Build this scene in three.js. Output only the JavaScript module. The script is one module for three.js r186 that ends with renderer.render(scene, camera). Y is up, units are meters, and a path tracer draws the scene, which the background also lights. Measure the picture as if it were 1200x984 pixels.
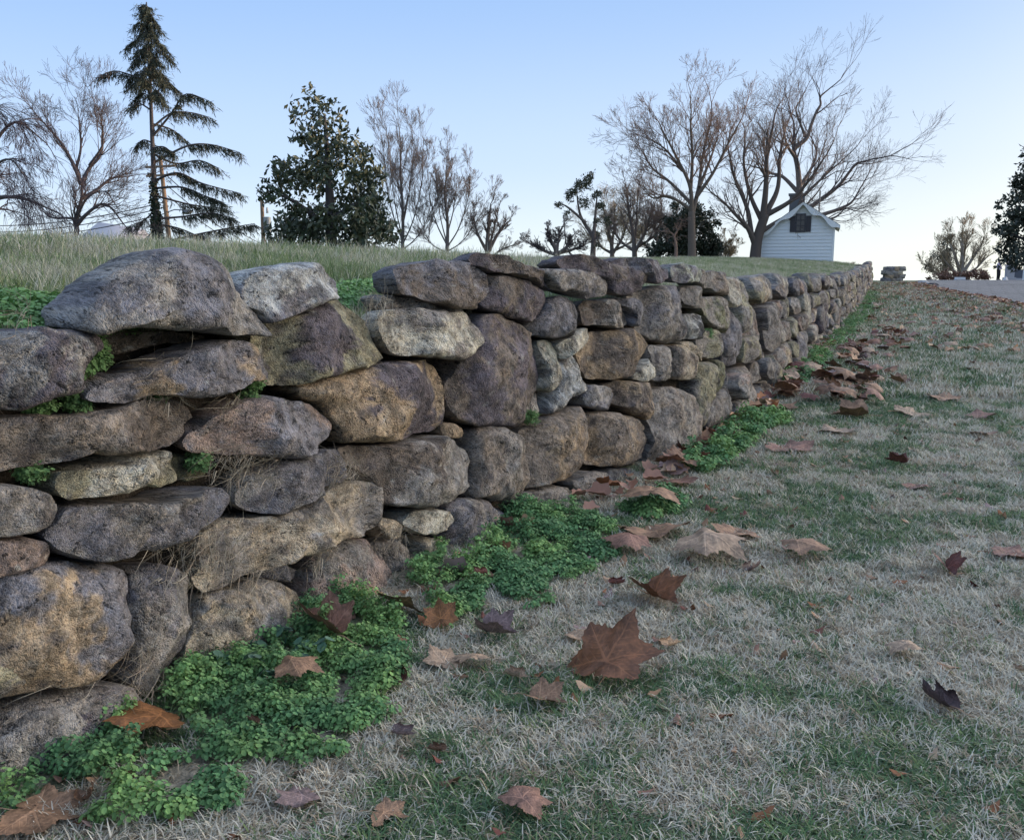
import * as THREE from 'three';
import { ImprovedNoise } from 'three/addons/math/ImprovedNoise.js';
import { mergeGeometries } from 'three/addons/utils/BufferGeometryUtils.js';
import { MarchingCubes } from 'three/addons/objects/MarchingCubes.js';

// ---------------------------------------------------------------- camera, sky, sun, exposure
const scene = new THREE.Scene();
const EYE = 1.1;
const camera = new THREE.PerspectiveCamera(50.0, 1200 / 984, 0.05, 3000);
camera.position.set(0, EYE, 0);
camera.rotation.set(-Math.atan(170 / 1055), 0, 0);

const SUN_AZ = 80 * Math.PI / 180, SUN_EL = 4 * Math.PI / 180;     // low sun, well to the right of the view
const sunDir = new THREE.Vector3(Math.sin(SUN_AZ) * Math.cos(SUN_EL), Math.sin(SUN_EL), -Math.cos(SUN_AZ) * Math.cos(SUN_EL));
const smooth = (a, b, x) => { const t = Math.min(1, Math.max(0, (x - a) / (b - a))); return t * t * (3 - 2 * t); };
const mix = (a, b, t) => a + (b - a) * t;
{
  const W = 1024, H = 512, data = new Float32Array(W * H * 4);
  const horizon = [0.40, 0.455, 0.475], low = [0.272, 0.358, 0.485], mid = [0.150, 0.247, 0.425], zenith = [0.265, 0.325, 0.44];  // zenith set brighter than mid as added fill for the ground
  const warm = [0.475, 0.46, 0.375];
  for (let j = 0; j < H; j++) {
    const el = ((j + 0.5) / H - 0.5) * Math.PI, deg = Math.max(0, el * 180 / Math.PI);
    for (let i = 0; i < W; i++) {
      const ph = ((i + 0.5) / W - 0.5) * 2 * Math.PI;               // three: u = atan2(z, x)
      const x = Math.cos(ph) * Math.cos(el), z = Math.sin(ph) * Math.cos(el), y = Math.sin(el);
      const c = x * sunDir.x + y * sunDir.y + z * sunDir.z, ang = Math.acos(Math.max(-1, Math.min(1, c))) * 180 / Math.PI;
      const a = smooth(-1, 7, deg), b = smooth(4, 19, deg), d = smooth(16, 70, deg);
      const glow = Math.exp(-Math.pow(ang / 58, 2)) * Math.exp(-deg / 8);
      const near = Math.exp(-Math.pow(ang / 23, 2));  // out-of-view glow round the sun, raised to brighten wall and ground
      for (let k = 0; k < 3; k++) {
        let v = mix(mix(mix(horizon[k], low[k], a), mid[k], b), zenith[k], d);
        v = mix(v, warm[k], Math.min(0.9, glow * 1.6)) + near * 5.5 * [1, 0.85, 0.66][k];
        data[(j * W + i) * 4 + k] = v;
      }
      data[(j * W + i) * 4 + 3] = 1;
    }
  }
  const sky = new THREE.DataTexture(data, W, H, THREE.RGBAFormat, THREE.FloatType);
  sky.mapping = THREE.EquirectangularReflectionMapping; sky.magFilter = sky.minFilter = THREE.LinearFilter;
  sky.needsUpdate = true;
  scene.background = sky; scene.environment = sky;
}
const sun = new THREE.DirectionalLight(new THREE.Color(1, 0.66, 0.40), 1.7);
sun.position.copy(sunDir).multiplyScalar(200).add(new THREE.Vector3(10, 0, -30));
sun.target.position.set(10, 0, -30);
sun.castShadow = true; sun.shadow.mapSize.set(4096, 4096);
Object.assign(sun.shadow.camera, { left: -110, right: 110, top: 60, bottom: -40, near: 1, far: 500 });
scene.add(sun, sun.target);
const EXPOSURE = 2.3;

// ---------------------------------------------------------------- helpers
function mulberry(a) { return () => { a |= 0; a = a + 0x6D2B79F5 | 0; let t = Math.imul(a ^ a >>> 15, 1 | a); t = t + Math.imul(t ^ t >>> 7, 61 | t) ^ t; return ((t ^ t >>> 14) >>> 0) / 4294967296; }; }
const noise3 = new ImprovedNoise();
const ns = (x, y, z) => noise3.noise(x + 37.3, y + 91.7, z + 11.9);
function fbm(x, y, z, o = 4) { let s = 0, a = 0.5, f = 1; for (let i = 0; i < o; i++) { s += a * ns(x * f, y * f, z * f + i * 7.1); a *= 0.5; f *= 2.03; } return s; }
const V = (x, y, z) => new THREE.Vector3(x, y, z);
const taken = {};
function numbered(n) { const k = taken[n] = (taken[n] ?? -1) + 1; return k ? n + '_' + String(k).padStart(3, '0') : n; }
function tag(o, label, category, group) { o.userData.label = label; o.userData.category = category; if (group) o.userData.group = group; return o; }
function thing(name, label, category, p = [0, 0, 0], group) { const g = new THREE.Group(); g.name = numbered(name); g.position.set(...p); tag(g, label, category, group); scene.add(g); return g; }
function mesh(name, geo, m, parent) { const o = new THREE.Mesh(geo, m); o.name = name; o.castShadow = o.receiveShadow = true; if (parent) parent.add(o); return o; }
function structure(name, geo, m) { const o = mesh(name, geo, m, scene); o.userData.kind = 'structure'; return o; }
const std = (p) => new THREE.MeshStandardMaterial({ roughness: 0.9, ...p });
const lin = (r, g, b) => new THREE.Color().setRGB(r, g, b);
class Geo {                                                         // collects triangles for one mesh
  constructor(colored = false) { this.p = []; this.i = []; this.c = colored ? [] : null; this.uv = []; }
  v(x, y, z, c) { this.p.push(x, y, z); if (this.c) this.c.push(c[0], c[1], c[2]); return this.p.length / 3 - 1; }
  tri(a, b, c) { this.i.push(a, b, c); }
  quad(a, b, c, d) { this.i.push(a, b, c, a, c, d); }
  tube(pts, rad, sides = 5, color, cap = true) {
    let prev = null; const up = V(0.31, 0.2, 0.93);
    for (let k = 0; k < pts.length; k++) {
      const d = pts[Math.min(k + 1, pts.length - 1)].clone().sub(pts[Math.max(0, k - 1)]).normalize();
      const a = d.clone().cross(Math.abs(d.dot(up)) > 0.95 ? V(1, 0, 0) : up).normalize(), b = d.clone().cross(a);
      const ring = [];
      for (let s = 0; s < sides; s++) { const t = s / sides * 2 * Math.PI, r = rad[k]; ring.push(this.v(pts[k].x + (a.x * Math.cos(t) + b.x * Math.sin(t)) * r, pts[k].y + (a.y * Math.cos(t) + b.y * Math.sin(t)) * r, pts[k].z + (a.z * Math.cos(t) + b.z * Math.sin(t)) * r, color)); }
      if (prev) for (let s = 0; s < sides; s++) this.quad(prev[s], ring[s], ring[(s + 1) % sides], prev[(s + 1) % sides]);
      prev = ring;
    }
    if (cap) { const e = pts[pts.length - 1], t = this.v(e.x, e.y, e.z, color); for (let s = 0; s < sides; s++) this.tri(prev[s], t, prev[(s + 1) % sides]); }
  }
  build() {
    const g = new THREE.BufferGeometry(); g.setAttribute('position', new THREE.Float32BufferAttribute(this.p, 3));
    if (this.c) g.setAttribute('color', new THREE.Float32BufferAttribute(this.c, 3));
    if (this.uv.length) g.setAttribute('uv', new THREE.Float32BufferAttribute(this.uv, 2));
    g.setIndex(this.i); g.computeVertexNormals(); return g;
  }
}
const box = (w, h, d, x = 0, y = 0, z = 0) => new THREE.BoxGeometry(w, h, d).translate(x, y, z);

// tileable value noise for textures
function tileNoise(N, cells, seed) {
  const r = mulberry(seed), g = new Float32Array(cells * cells); for (let i = 0; i < g.length; i++) g[i] = r();
  const out = new Float32Array(N * N);
  for (let y = 0; y < N; y++) { const fy = y / N * cells, y0 = Math.floor(fy), ty = fy - y0, sy = ty * ty * (3 - 2 * ty), ya = y0 % cells * cells, yb = (y0 + 1) % cells * cells;
    for (let x = 0; x < N; x++) { const fx = x / N * cells, x0 = Math.floor(fx), tx = fx - x0, sx = tx * tx * (3 - 2 * tx), xa = x0 % cells, xb = (x0 + 1) % cells;
      out[y * N + x] = mix(mix(g[ya + xa], g[ya + xb], sx), mix(g[yb + xa], g[yb + xb], sx), sy); } }
  return out;
}
function tileFbm(N, layers, seed) { const s = new Float32Array(N * N); let w = 0; layers.forEach(([c, a], i) => { const n = tileNoise(N, c, seed + i * 13); for (let k = 0; k < s.length; k++) s[k] += n[k] * a; w += a; }); for (let k = 0; k < s.length; k++) s[k] /= w; return s; }
function toTexture(N, fn, srgb, rep = 1) {
  const d = new Uint8Array(N * N * 4);
  for (let k = 0; k < N * N; k++) { const c = fn(k, k % N, k / N | 0); d[k * 4] = Math.max(0, Math.min(255, c[0] * 255)); d[k * 4 + 1] = Math.max(0, Math.min(255, c[1] * 255)); d[k * 4 + 2] = Math.max(0, Math.min(255, c[2] * 255)); d[k * 4 + 3] = 255; }
  const t = new THREE.DataTexture(d, N, N); t.wrapS = t.wrapT = THREE.RepeatWrapping; t.magFilter = THREE.LinearFilter; t.minFilter = THREE.LinearMipmapLinearFilter; t.generateMipmaps = true;
  if (srgb) t.colorSpace = THREE.SRGBColorSpace; t.repeat.set(rep, rep); t.needsUpdate = true; return t;
}

// ---------------------------------------------------------------- terrain and wall line (metres; D is the distance ahead, z = -D)
const STONES = [
['grey','slate',0.13,0.35,[2.503,0.989,2.511,1.004,2.582,1.068,2.632,1.099,2.695,1.128,2.753,1.154,2.811,1.166,2.864,1.178,2.916,1.172,2.967,1.152,3.004,1.129,3.039,1.093,3.058,1.05,3.112,1.011,3.142,0.978,3.16,0.939,3.158,0.916,3.071,0.928,2.971,0.943,2.87,0.951,2.789,0.959,2.694,0.969,2.616,0.973,2.583,0.964,2.54,0.963,2.506,0.971]],
['brown',null,-0.14,0,[2.58,0.949,2.641,0.966,2.832,0.953,3.029,0.934,3.148,0.911,3.142,0.876,2.983,0.912,2.859,0.891,2.748,0.883,2.678,0.877,2.603,0.895]],
['plum','grey',0.07,0.2,[2.279,0.945,2.338,0.945,2.356,0.963,2.417,0.981,2.488,0.971,2.552,0.961,2.583,0.943,2.576,0.923,2.534,0.895,2.513,0.861,2.496,0.827,2.45,0.817,2.383,0.811,2.343,0.797,2.314,0.806,2.257,0.818]],
['slate','ochre',0.1,0.1,[2.508,0.81,2.516,0.825,2.594,0.842,2.688,0.855,2.762,0.881,2.868,0.896,2.966,0.913,3.018,0.919,3.068,0.912,3.109,0.891,3.142,0.85,3.163,0.796,3.158,0.78,3.065,0.79,3.001,0.778,2.926,0.775,2.853,0.765,2.803,0.783,2.732,0.789,2.663,0.786,2.584,0.788,2.536,0.797]],
['brown','umber',0.07,0,[2.261,0.785,2.311,0.787,2.378,0.78,2.454,0.772,2.581,0.77,2.662,0.781,2.731,0.783,2.801,0.772,2.841,0.74,2.855,0.709,2.825,0.696,2.825,0.672,2.803,0.652,2.735,0.646,2.667,0.653,2.575,0.661,2.485,0.677,2.431,0.669,2.369,0.669,2.292,0.674,2.243,0.681]],
['olive','pale',0.06,0,[2.403,0.624,2.414,0.637,2.466,0.639,2.539,0.638,2.624,0.638,2.706,0.638,2.769,0.632,2.777,0.61,2.77,0.594,2.782,0.574,2.756,0.556,2.705,0.552,2.638,0.567,2.571,0.565,2.508,0.568,2.438,0.576,2.405,0.586,2.4,0.605]],
['greybrown',null,0.05,0,[2.238,0.65,2.287,0.644,2.341,0.63,2.37,0.609,2.394,0.591,2.405,0.569,2.384,0.548,2.37,0.532,2.334,0.526,2.268,0.534,2.22,0.542]],
['rose',null,0.04,0,[2.219,0.537,2.266,0.525,2.332,0.516,2.369,0.494,2.368,0.462,2.361,0.444,2.304,0.446,2.253,0.449,2.205,0.457]],
['slate','greybrown',0.08,0,[2.374,0.521,2.398,0.545,2.428,0.555,2.493,0.55,2.592,0.533,2.683,0.506,2.755,0.507,2.833,0.516,2.912,0.506,2.936,0.479,2.933,0.458,2.891,0.436,2.815,0.416,2.781,0.398,2.722,0.401,2.678,0.396,2.623,0.403,2.57,0.409,2.512,0.412,2.459,0.423,2.42,0.442,2.381,0.478,2.37,0.497]],
['slate','rose',0.08,0.15,[2.824,0.643,2.85,0.667,2.911,0.691,2.989,0.715,3.091,0.734,3.188,0.725,3.334,0.697,3.419,0.652,3.456,0.609,3.427,0.571,3.357,0.539,3.306,0.534,3.133,0.551,3.01,0.581,2.927,0.594,2.842,0.621]],
['moss',null,-0.06,0,[2.778,0.586,2.833,0.604,2.911,0.594,2.962,0.565,2.975,0.517,2.881,0.517,2.807,0.547]],
['slate','grey',0.07,0,[3.025,0.488,3.042,0.507,3.146,0.519,3.253,0.523,3.377,0.518,3.434,0.53,3.477,0.519,3.513,0.461,3.511,0.417,3.48,0.405,3.39,0.405,3.323,0.391,3.247,0.373,3.168,0.374,3.085,0.384,3.024,0.405,2.984,0.433,2.981,0.466]],
['tan','greybrown',0.08,0,[2.788,0.241,2.788,0.279,2.826,0.295,2.797,0.363,2.843,0.395,2.933,0.396,3.066,0.384,3.216,0.367,3.32,0.377,3.456,0.397,3.619,0.382,3.698,0.347,3.696,0.31,3.661,0.255,3.614,0.21,3.516,0.204,3.402,0.222,3.272,0.22,3.152,0.225,3.037,0.219,2.929,0.218,2.845,0.222,2.805,0.228]],
['slate','ochre',0.06,0,[2.206,0.461,2.254,0.452,2.336,0.445,2.446,0.423,2.529,0.396,2.582,0.367,2.575,0.314,2.557,0.287,2.557,0.242,2.55,0.2,2.527,0.164,2.485,0.148,2.433,0.137,2.363,0.145,2.288,0.164,2.208,0.186,2.162,0.203]],
['greybrown','slate',0.04,0,[2.585,0.311,2.607,0.344,2.67,0.348,2.738,0.323,2.78,0.284,2.779,0.224,2.758,0.159,2.733,0.084,2.699,0.049,2.648,0.028,2.608,0.029,2.567,0.051,2.554,0.086,2.55,0.144,2.561,0.207,2.567,0.272]],
['greybrown','grey',0.05,0,[2.145,0.106,2.195,0.108,2.232,0.118,2.276,0.125,2.33,0.118,2.416,0.112,2.464,0.102,2.518,0.073,2.525,-0.003,2.501,-0.059,2.406,-0.056,2.331,-0.039,2.248,-0.036,2.217,-0.06,2.167,-0.052,2.119,-0.043]],
['tan','grey',0.05,0,[2.743,0.056,2.764,0.121,2.795,0.171,2.821,0.211,2.876,0.21,2.977,0.191,3.05,0.189,3.156,0.137,3.224,0.087,3.221,0.046,3.183,-0.006,3.158,-0.08,2.986,-0.067,2.852,-0.025,2.742,-0.004]],
['slate',null,-0.03,0,[3.044,0.21,3.121,0.214,3.197,0.199,3.26,0.152,3.289,0.137,3.275,0.119,3.186,0.136,3.095,0.171]],
['greybrown','rose',0.05,0,[3.3,0.198,3.345,0.214,3.446,0.209,3.606,0.167,3.647,0.109,3.664,0.065,3.669,0.016,3.696,-0.057,3.675,-0.098,3.492,-0.069,3.354,-0.051,3.24,-0.025,3.229,0.035,3.251,0.099,3.298,0.127]],
['grey','umber',0.09,0,[3.498,0.508,3.603,0.505,3.787,0.475,3.966,0.47,4.112,0.464,4.216,0.43,4.296,0.377,4.325,0.304,4.3,0.254,4.226,0.205,4.113,0.198,3.951,0.213,3.827,0.237,3.7,0.27,3.679,0.298,3.679,0.337,3.642,0.376,3.578,0.426,3.516,0.475]],
['ochre','plum',0.07,0,[3.291,0.743,3.407,0.755,3.542,0.759,3.736,0.779,3.948,0.777,4.06,0.767,4.158,0.734,4.195,0.678,4.196,0.591,4.174,0.507,4.085,0.481,3.969,0.486,3.79,0.494,3.64,0.507,3.502,0.533,3.481,0.577,3.449,0.618,3.424,0.664,3.336,0.71]],
['olive','plum',0.07,0.15,[3.162,0.939,3.192,0.954,3.289,0.966,3.406,0.995,3.495,1.014,3.585,1.015,3.673,0.987,3.726,0.94,3.757,0.9,3.779,0.845,3.805,0.796,3.761,0.78,3.638,0.78,3.52,0.768,3.398,0.763,3.263,0.756,3.215,0.758,3.172,0.782,3.143,0.824,3.145,0.888]],
['lightgrey','slate',0.07,0.3,[3.095,1.036,3.113,1.067,3.163,1.102,3.229,1.118,3.327,1.129,3.431,1.14,3.482,1.13,3.533,1.106,3.567,1.077,3.575,1.055,3.52,1.027,3.44,1.008,3.353,0.99,3.271,0.973,3.193,0.96,3.156,0.955,3.135,0.991,3.104,1.014]],
['pale','greybrown',0.08,0.1,[3.763,0.923,3.792,0.956,3.872,0.969,4.008,0.968,4.165,0.955,4.287,0.946,4.376,0.912,4.426,0.865,4.418,0.82,4.355,0.779,4.24,0.757,4.062,0.78,3.923,0.795,3.833,0.818,3.787,0.852,3.768,0.892]],
['umber','slate',0.08,0.2,[3.907,1.113,3.954,1.132,4.067,1.149,4.185,1.161,4.337,1.156,4.463,1.143,4.543,1.1,4.555,1.045,4.505,0.991,4.401,0.965,4.274,0.958,4.125,0.983,4.016,1.016,3.947,1.027,3.914,1.059]],
['greybrown',null,-0.02,0,[3.884,1.012,3.963,1.029,4.1,1.007,4.274,0.961,4.4,0.957,4.364,0.934,4.09,0.951,3.925,0.966]],
['plum','umber',0.1,0.2,[4.386,1.164,4.488,1.197,4.605,1.186,4.741,1.155,4.924,1.128,5.014,1.078,5.083,1.016,4.969,1.043,4.821,1.083,4.679,1.103,4.559,1.112,4.478,1.134]],
['plum','umber',0.06,0,[4.549,1.103,4.697,1.108,4.821,1.083,4.951,1.048,5.012,1.007,5.005,0.957,4.946,0.898,4.846,0.882,4.701,0.908,4.566,0.941,4.467,0.963,4.525,1.007,4.559,1.061]],
['greybrown','slate',0.12,0.2,[4.924,1.128,5.081,1.129,5.287,1.124,5.432,1.109,5.555,1.075,5.59,1.042,5.545,1.003,5.413,0.978,5.267,0.992,5.166,1.02,5.064,1.021,5.012,1.068]],
['plum','umber',0.1,0.2,[5.133,1.144,5.169,1.176,5.299,1.199,5.445,1.201,5.634,1.165,5.854,1.144,6.098,1.116,6.172,1.085,6.084,1.037,5.963,0.996,5.753,0.982,5.611,0.996,5.586,1.059,5.431,1.103,5.245,1.129]],
['plum','slate',0.05,0.25,[5.705,1.16,5.861,1.191,6.112,1.197,6.408,1.187,6.576,1.137,6.567,1.084,6.383,1.053,6.181,1.046,6.173,1.091,5.956,1.127]],
['dark','slate',0.06,0,[5.017,0.976,5.142,0.999,5.265,0.981,5.356,0.936,5.4,0.88,5.351,0.828,5.215,0.792,5.069,0.795,4.914,0.819,4.843,0.863,4.945,0.888,5.011,0.936]],
['greybrown','umber',0.07,0,[5.366,0.936,5.475,0.966,5.653,0.975,5.773,0.947,5.892,0.885,5.883,0.826,5.726,0.81,5.544,0.835,5.394,0.836,5.38,0.892]],
['slate',null,0.05,0,[5.75,0.965,5.88,0.978,6.01,0.953,6.06,0.903,6.065,0.842,5.987,0.807,5.902,0.813,5.897,0.885,5.822,0.934]],
['umber','plum',0.08,0,[4.438,0.891,4.496,0.934,4.634,0.929,4.77,0.881,4.877,0.831,4.896,0.77,4.978,0.724,4.995,0.641,4.976,0.581,4.884,0.509,4.813,0.438,4.694,0.409,4.536,0.442,4.384,0.459,4.245,0.506,4.201,0.573,4.206,0.651,4.26,0.689,4.302,0.748,4.391,0.803]],
['sage','pale',0.03,0,[4.978,0.785,5.089,0.789,5.144,0.743,5.156,0.69,5.136,0.628,5.116,0.567,5.028,0.529,4.973,0.56,4.992,0.62,4.985,0.703]],
['pale','sage',0.05,0,[5.126,0.765,5.237,0.796,5.329,0.823,5.392,0.826,5.429,0.791,5.392,0.749,5.268,0.713,5.155,0.679,5.152,0.732]],
['lightgrey',null,0.03,0,[5.164,0.668,5.312,0.71,5.345,0.642,5.398,0.572,5.439,0.523,5.388,0.495,5.232,0.479,5.116,0.429,5.012,0.426,5.063,0.488,5.125,0.555]],
['greybrown',null,-0.05,0,[4.926,0.525,5.029,0.534,5.051,0.479,4.991,0.424,4.891,0.432,4.879,0.479]],
['ochre','umber',0.07,0,[5.338,0.741,5.431,0.802,5.628,0.803,5.853,0.798,5.988,0.809,6.129,0.753,6.183,0.687,6.107,0.63,6.004,0.565,5.865,0.535,5.637,0.538,5.439,0.557,5.363,0.619,5.329,0.676]],
['pale',null,0.04,0,[5.903,0.525,6.036,0.587,6.138,0.622,6.169,0.576,6.143,0.503,5.993,0.49]],
['greybrown',null,0.05,0,[6.183,0.687,6.384,0.674,6.482,0.628,6.53,0.532,6.454,0.473,6.243,0.465,6.143,0.503,6.181,0.587]],
['slate','greybrown',0.04,0,[5.343,0.478,5.436,0.535,5.565,0.511,5.671,0.442,5.661,0.373,5.482,0.395,5.356,0.421]],
['ochre','umber',0.06,0,[5.587,0.508,5.759,0.521,5.94,0.504,6.242,0.461,6.183,0.41,6.16,0.286,6.014,0.268,5.835,0.34,5.69,0.405,5.673,0.453]],
['brown','ochre',0.06,0,[5.376,0.385,5.481,0.389,5.659,0.362,5.908,0.294,6.067,0.223,6.146,0.148,6.105,0.066,6.005,0.026,5.763,0.038,5.527,0.084,5.376,0.11,5.326,0.158,5.352,0.277]],
['brown','ochre',0.06,0,[4.793,0.37,4.905,0.394,5.094,0.421,5.314,0.437,5.351,0.388,5.352,0.277,5.317,0.16,5.263,0.103,5.085,0.092,4.878,0.101,4.742,0.118,4.739,0.159,4.799,0.228,4.8,0.299]],
['brown','greybrown',0.06,0,[4.363,0.434,4.45,0.451,4.606,0.429,4.709,0.383,4.783,0.312,4.791,0.24,4.739,0.159,4.7,0.097,4.622,0.074,4.499,0.11,4.417,0.147,4.301,0.158,4.293,0.209,4.335,0.265,4.35,0.354]],
['slate','greybrown',0.04,0,[4.107,0.16,4.238,0.176,4.398,0.137,4.564,0.057,4.558,-0.029,4.534,-0.121,4.387,-0.139,4.187,-0.119,4.033,-0.092,4.038,0.029,4.131,0.075,4.13,0.111]],
['ochre',null,0,0,[4.149,0.497,4.228,0.499,4.287,0.464,4.296,0.426,4.232,0.428,4.157,0.453]],
['pale',null,0.06,0,[3.804,0.181,3.851,0.215,3.963,0.197,4.093,0.168,4.143,0.117,4.111,0.093,3.975,0.097,3.864,0.125]],
['tan',null,0.02,0,[3.638,0.206,3.667,0.23,3.742,0.212,3.783,0.178,3.768,0.133,3.703,0.142]],
['greybrown',null,-0.02,0,[3.681,0.124,3.806,0.115,3.881,0.062,3.885,-0.04,3.869,-0.094,3.752,-0.041,3.713,0.043]],
['pale',null,0.02,0,[3.899,0.082,4.001,0.073,4.064,0.044,4.017,-0.009,3.96,-0.036,3.902,-0.07,3.877,-0.046,3.898,0.032]],
['greybrown',null,0.04,0,[4.728,0.091,4.896,0.087,5.081,0.066,5.202,0.004,5.237,-0.059,5.141,-0.104,4.854,-0.049,4.708,0.025]],
['greybrown',null,0.05,0,[5.167,0.066,5.351,0.087,5.479,0.064,5.471,0.008,5.355,-0.038,5.242,-0.026,5.204,0.015]],
['greybrown','slate',0.04,0,[5.35,-0.071,5.473,0.019,5.616,0.058,5.787,0.021,5.885,-0.033,5.846,-0.112,5.638,-0.118,5.496,-0.136,5.367,-0.109]],
['greybrown','slate',0.06,0,[5.999,0.998,6.143,1.013,6.341,1.011,6.461,1.033,6.688,1.035,6.764,0.976,6.78,0.885,6.768,0.694,6.589,0.677,6.352,0.692,6.201,0.728,6.105,0.8,6.082,0.907]],
['slate','sage',0.05,0.2,[6.604,1.154,6.807,1.174,7.051,1.158,7.138,1.111,7.094,1.059,6.9,1.047,6.587,1.062,6.571,1.11]],
['greybrown',null,0.03,0,[7.126,1.13,7.279,1.141,7.379,1.092,7.434,1.033,7.283,1.005,7.125,1.055]],
['greybrown',null,0.05,0,[6.742,1.012,7.023,1.032,7.217,1.015,7.306,0.956,7.276,0.898,7.118,0.874,6.866,0.891,6.782,0.921]],
['grey','brown',0.05,0.1,[7.361,1.112,7.695,1.128,8.024,1.118,8.256,1.08,8.218,0.981,8.018,0.93,7.692,0.958,7.458,1.032]],
['greybrown','moss',0.06,0,[7.339,0.945,7.797,0.946,8.062,0.886,8.151,0.796,8.058,0.701,7.872,0.668,7.609,0.704,7.426,0.774,7.319,0.858]],
['dark','lightgrey',0.05,0,[6.794,0.839,6.982,0.85,7.138,0.816,7.223,0.744,7.139,0.672,6.945,0.683,6.775,0.685]],
['olive','greybrown',0.05,0,[7.181,0.708,7.508,0.715,7.858,0.627,7.879,0.518,7.446,0.522,7.209,0.531,7.126,0.615]],
['tan',null,0.05,0,[6.727,0.67,6.879,0.669,6.931,0.619,7.118,0.577,7.171,0.514,7.01,0.537,6.833,0.598]],
['brown','tan',0.06,0,[6.538,0.664,6.696,0.663,6.833,0.598,7.007,0.528,7.094,0.473,7.047,0.41,6.648,0.44,6.525,0.461,6.544,0.566]],
['slate',null,0.05,0,[8.087,0.787,8.426,0.785,8.608,0.672,8.642,0.565,8.382,0.49,8.151,0.441,7.928,0.493,7.9,0.581,8.043,0.659]],
['greybrown','brown',0.07,0,[6.189,0.418,6.397,0.422,6.611,0.39,6.954,0.286,6.905,0.14,6.831,0.019,6.756,-0.035,6.505,-0.046,6.307,-0.073,6.115,-0.063,6.159,0.125,6.178,0.292]],
['olive','greybrown',0.04,0,[7.035,0.507,7.537,0.483,7.448,0.369,7.324,0.262,7.16,0.163,7.003,0.068,6.897,0.103,6.954,0.286,6.994,0.396]],
['moss',null,0.03,0,[7.54,0.493,7.751,0.475,7.774,0.378,7.743,0.286,7.459,0.246,7.287,0.256,7.392,0.355]],
['greybrown',null,0.05,0,[7.795,0.44,8.132,0.387,8.029,0.265,7.822,0.18,7.899,0.062,7.389,0.03,7.168,0.043,7.123,0.148,7.28,0.227,7.679,0.261]],
];
const WALL_PATH = [-1.95,-0.2,-1.856,0.037,-1.75,0.3,-1.608,0.631,-1.45,1.0,-1.291,1.391,-1.12,1.8,-0.924,2.228,-0.72,2.65,-0.515,3.044,-0.32,3.4,-0.16,3.682,0.0,3.95,0.195,4.264,0.4,4.58,0.584,4.833,0.8,5.15,1.109,5.664,1.45,6.3,1.786,7.066,2.11,7.85,2.336,8.376,2.66,9.14,3.338,10.757,4.11,12.6,4.732,14.072,5.42,15.7,6.396,18.019,7.4,20.4,8.153,22.175,8.93,24.0,9.898,26.269,11.1,29.1,12.704,32.919,14.5,37.2,16.331,41.556,18.2,46.0];
const LEAVES = [
[-0.854,2.020,0.168,'rust','stand'],
[-0.974,1.680,0.151,'tan','flat'],
[-0.897,1.740,0.086,'umber','curl'],
[-0.855,1.800,0.068,'umber','curl'],
[-0.582,2.260,0.118,'tan','cup'],
[-0.543,2.560,0.182,'rose','fold'],
[-0.373,2.800,0.165,'tan','flat'],
[-0.222,2.680,0.097,'rust','flat'],
[-0.065,2.620,0.137,'mauve','fold'],
[-0.193,2.400,0.105,'pale','flat'],
[-0.105,2.380,0.095,'pale','cup'],
[-0.308,2.300,0.105,'red','curl'],
[0.000,2.320,0.066,'pale','curl'],
[0.071,2.180,0.107,'tan','fold'],
[0.266,2.360,0.233,'redbrown','stand'],
[0.198,2.600,0.089,'pale','flat'],
[-0.440,1.740,0.089,'mauve','flat'],
[-0.269,2.000,0.068,'mauve','curl'],
[-0.167,1.920,0.047,'umber','curl'],
[-0.261,1.680,0.073,'tan','torn'],
[0.021,1.700,0.093,'rose','cup'],
[0.481,2.940,0.195,'redbrown','fold'],
[0.469,3.480,0.165,'rose','cup'],
[0.642,4.060,0.246,'tan','cup'],
[0.613,3.720,0.261,'tan','flat'],
[0.763,3.400,0.258,'pale','cup'],
[0.884,3.220,0.092,'dark','curl'],
[0.965,3.700,0.175,'tan','flat'],
[1.125,3.400,0.180,'tan','cup'],
[1.631,3.240,0.141,'red','fold'],
[1.136,2.460,0.089,'pale','cup'],
[1.107,2.160,0.123,'dark','curl'],
[0.470,2.520,0.076,'pale','curl'],
[1.929,3.400,0.142,'rose','flat'],
[0.857,4.640,0.185,'rose','flat'],
[0.364,3.060,0.064,'red','curl'],
[1.522,6.200,0.212,'red','flat'],
[1.738,5.520,0.293,'rose','flat'],
[2.268,6.200,0.247,'pale','flat'],
[2.690,6.920,0.289,'tan','fold'],
[3.134,7.040,0.374,'pale','flat'],
[3.846,7.880,0.329,'tan','flat'],
[3.586,6.840,0.207,'rose','flat'],
[3.231,6.100,0.162,'tan','flat'],
[2.264,5.140,0.127,'red','fold'],
[2.110,4.560,0.121,'rose','flat'],
[5.167,10.280,0.351,'rose','flat'],
[7.873,14.180,0.484,'pale','flat'],
[-0.106,3.060,0.075,'red','curl'],
[-0.281,2.980,0.068,'red','curl'],
[1.413,2.360,0.036,'pale','curl'],
[2.222,7.360,0.209,'tan','flat'],
[1.446,4.840,0.083,'pale','curl'],
[-0.611,2.000,0.038,'umber','curl']];
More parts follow.
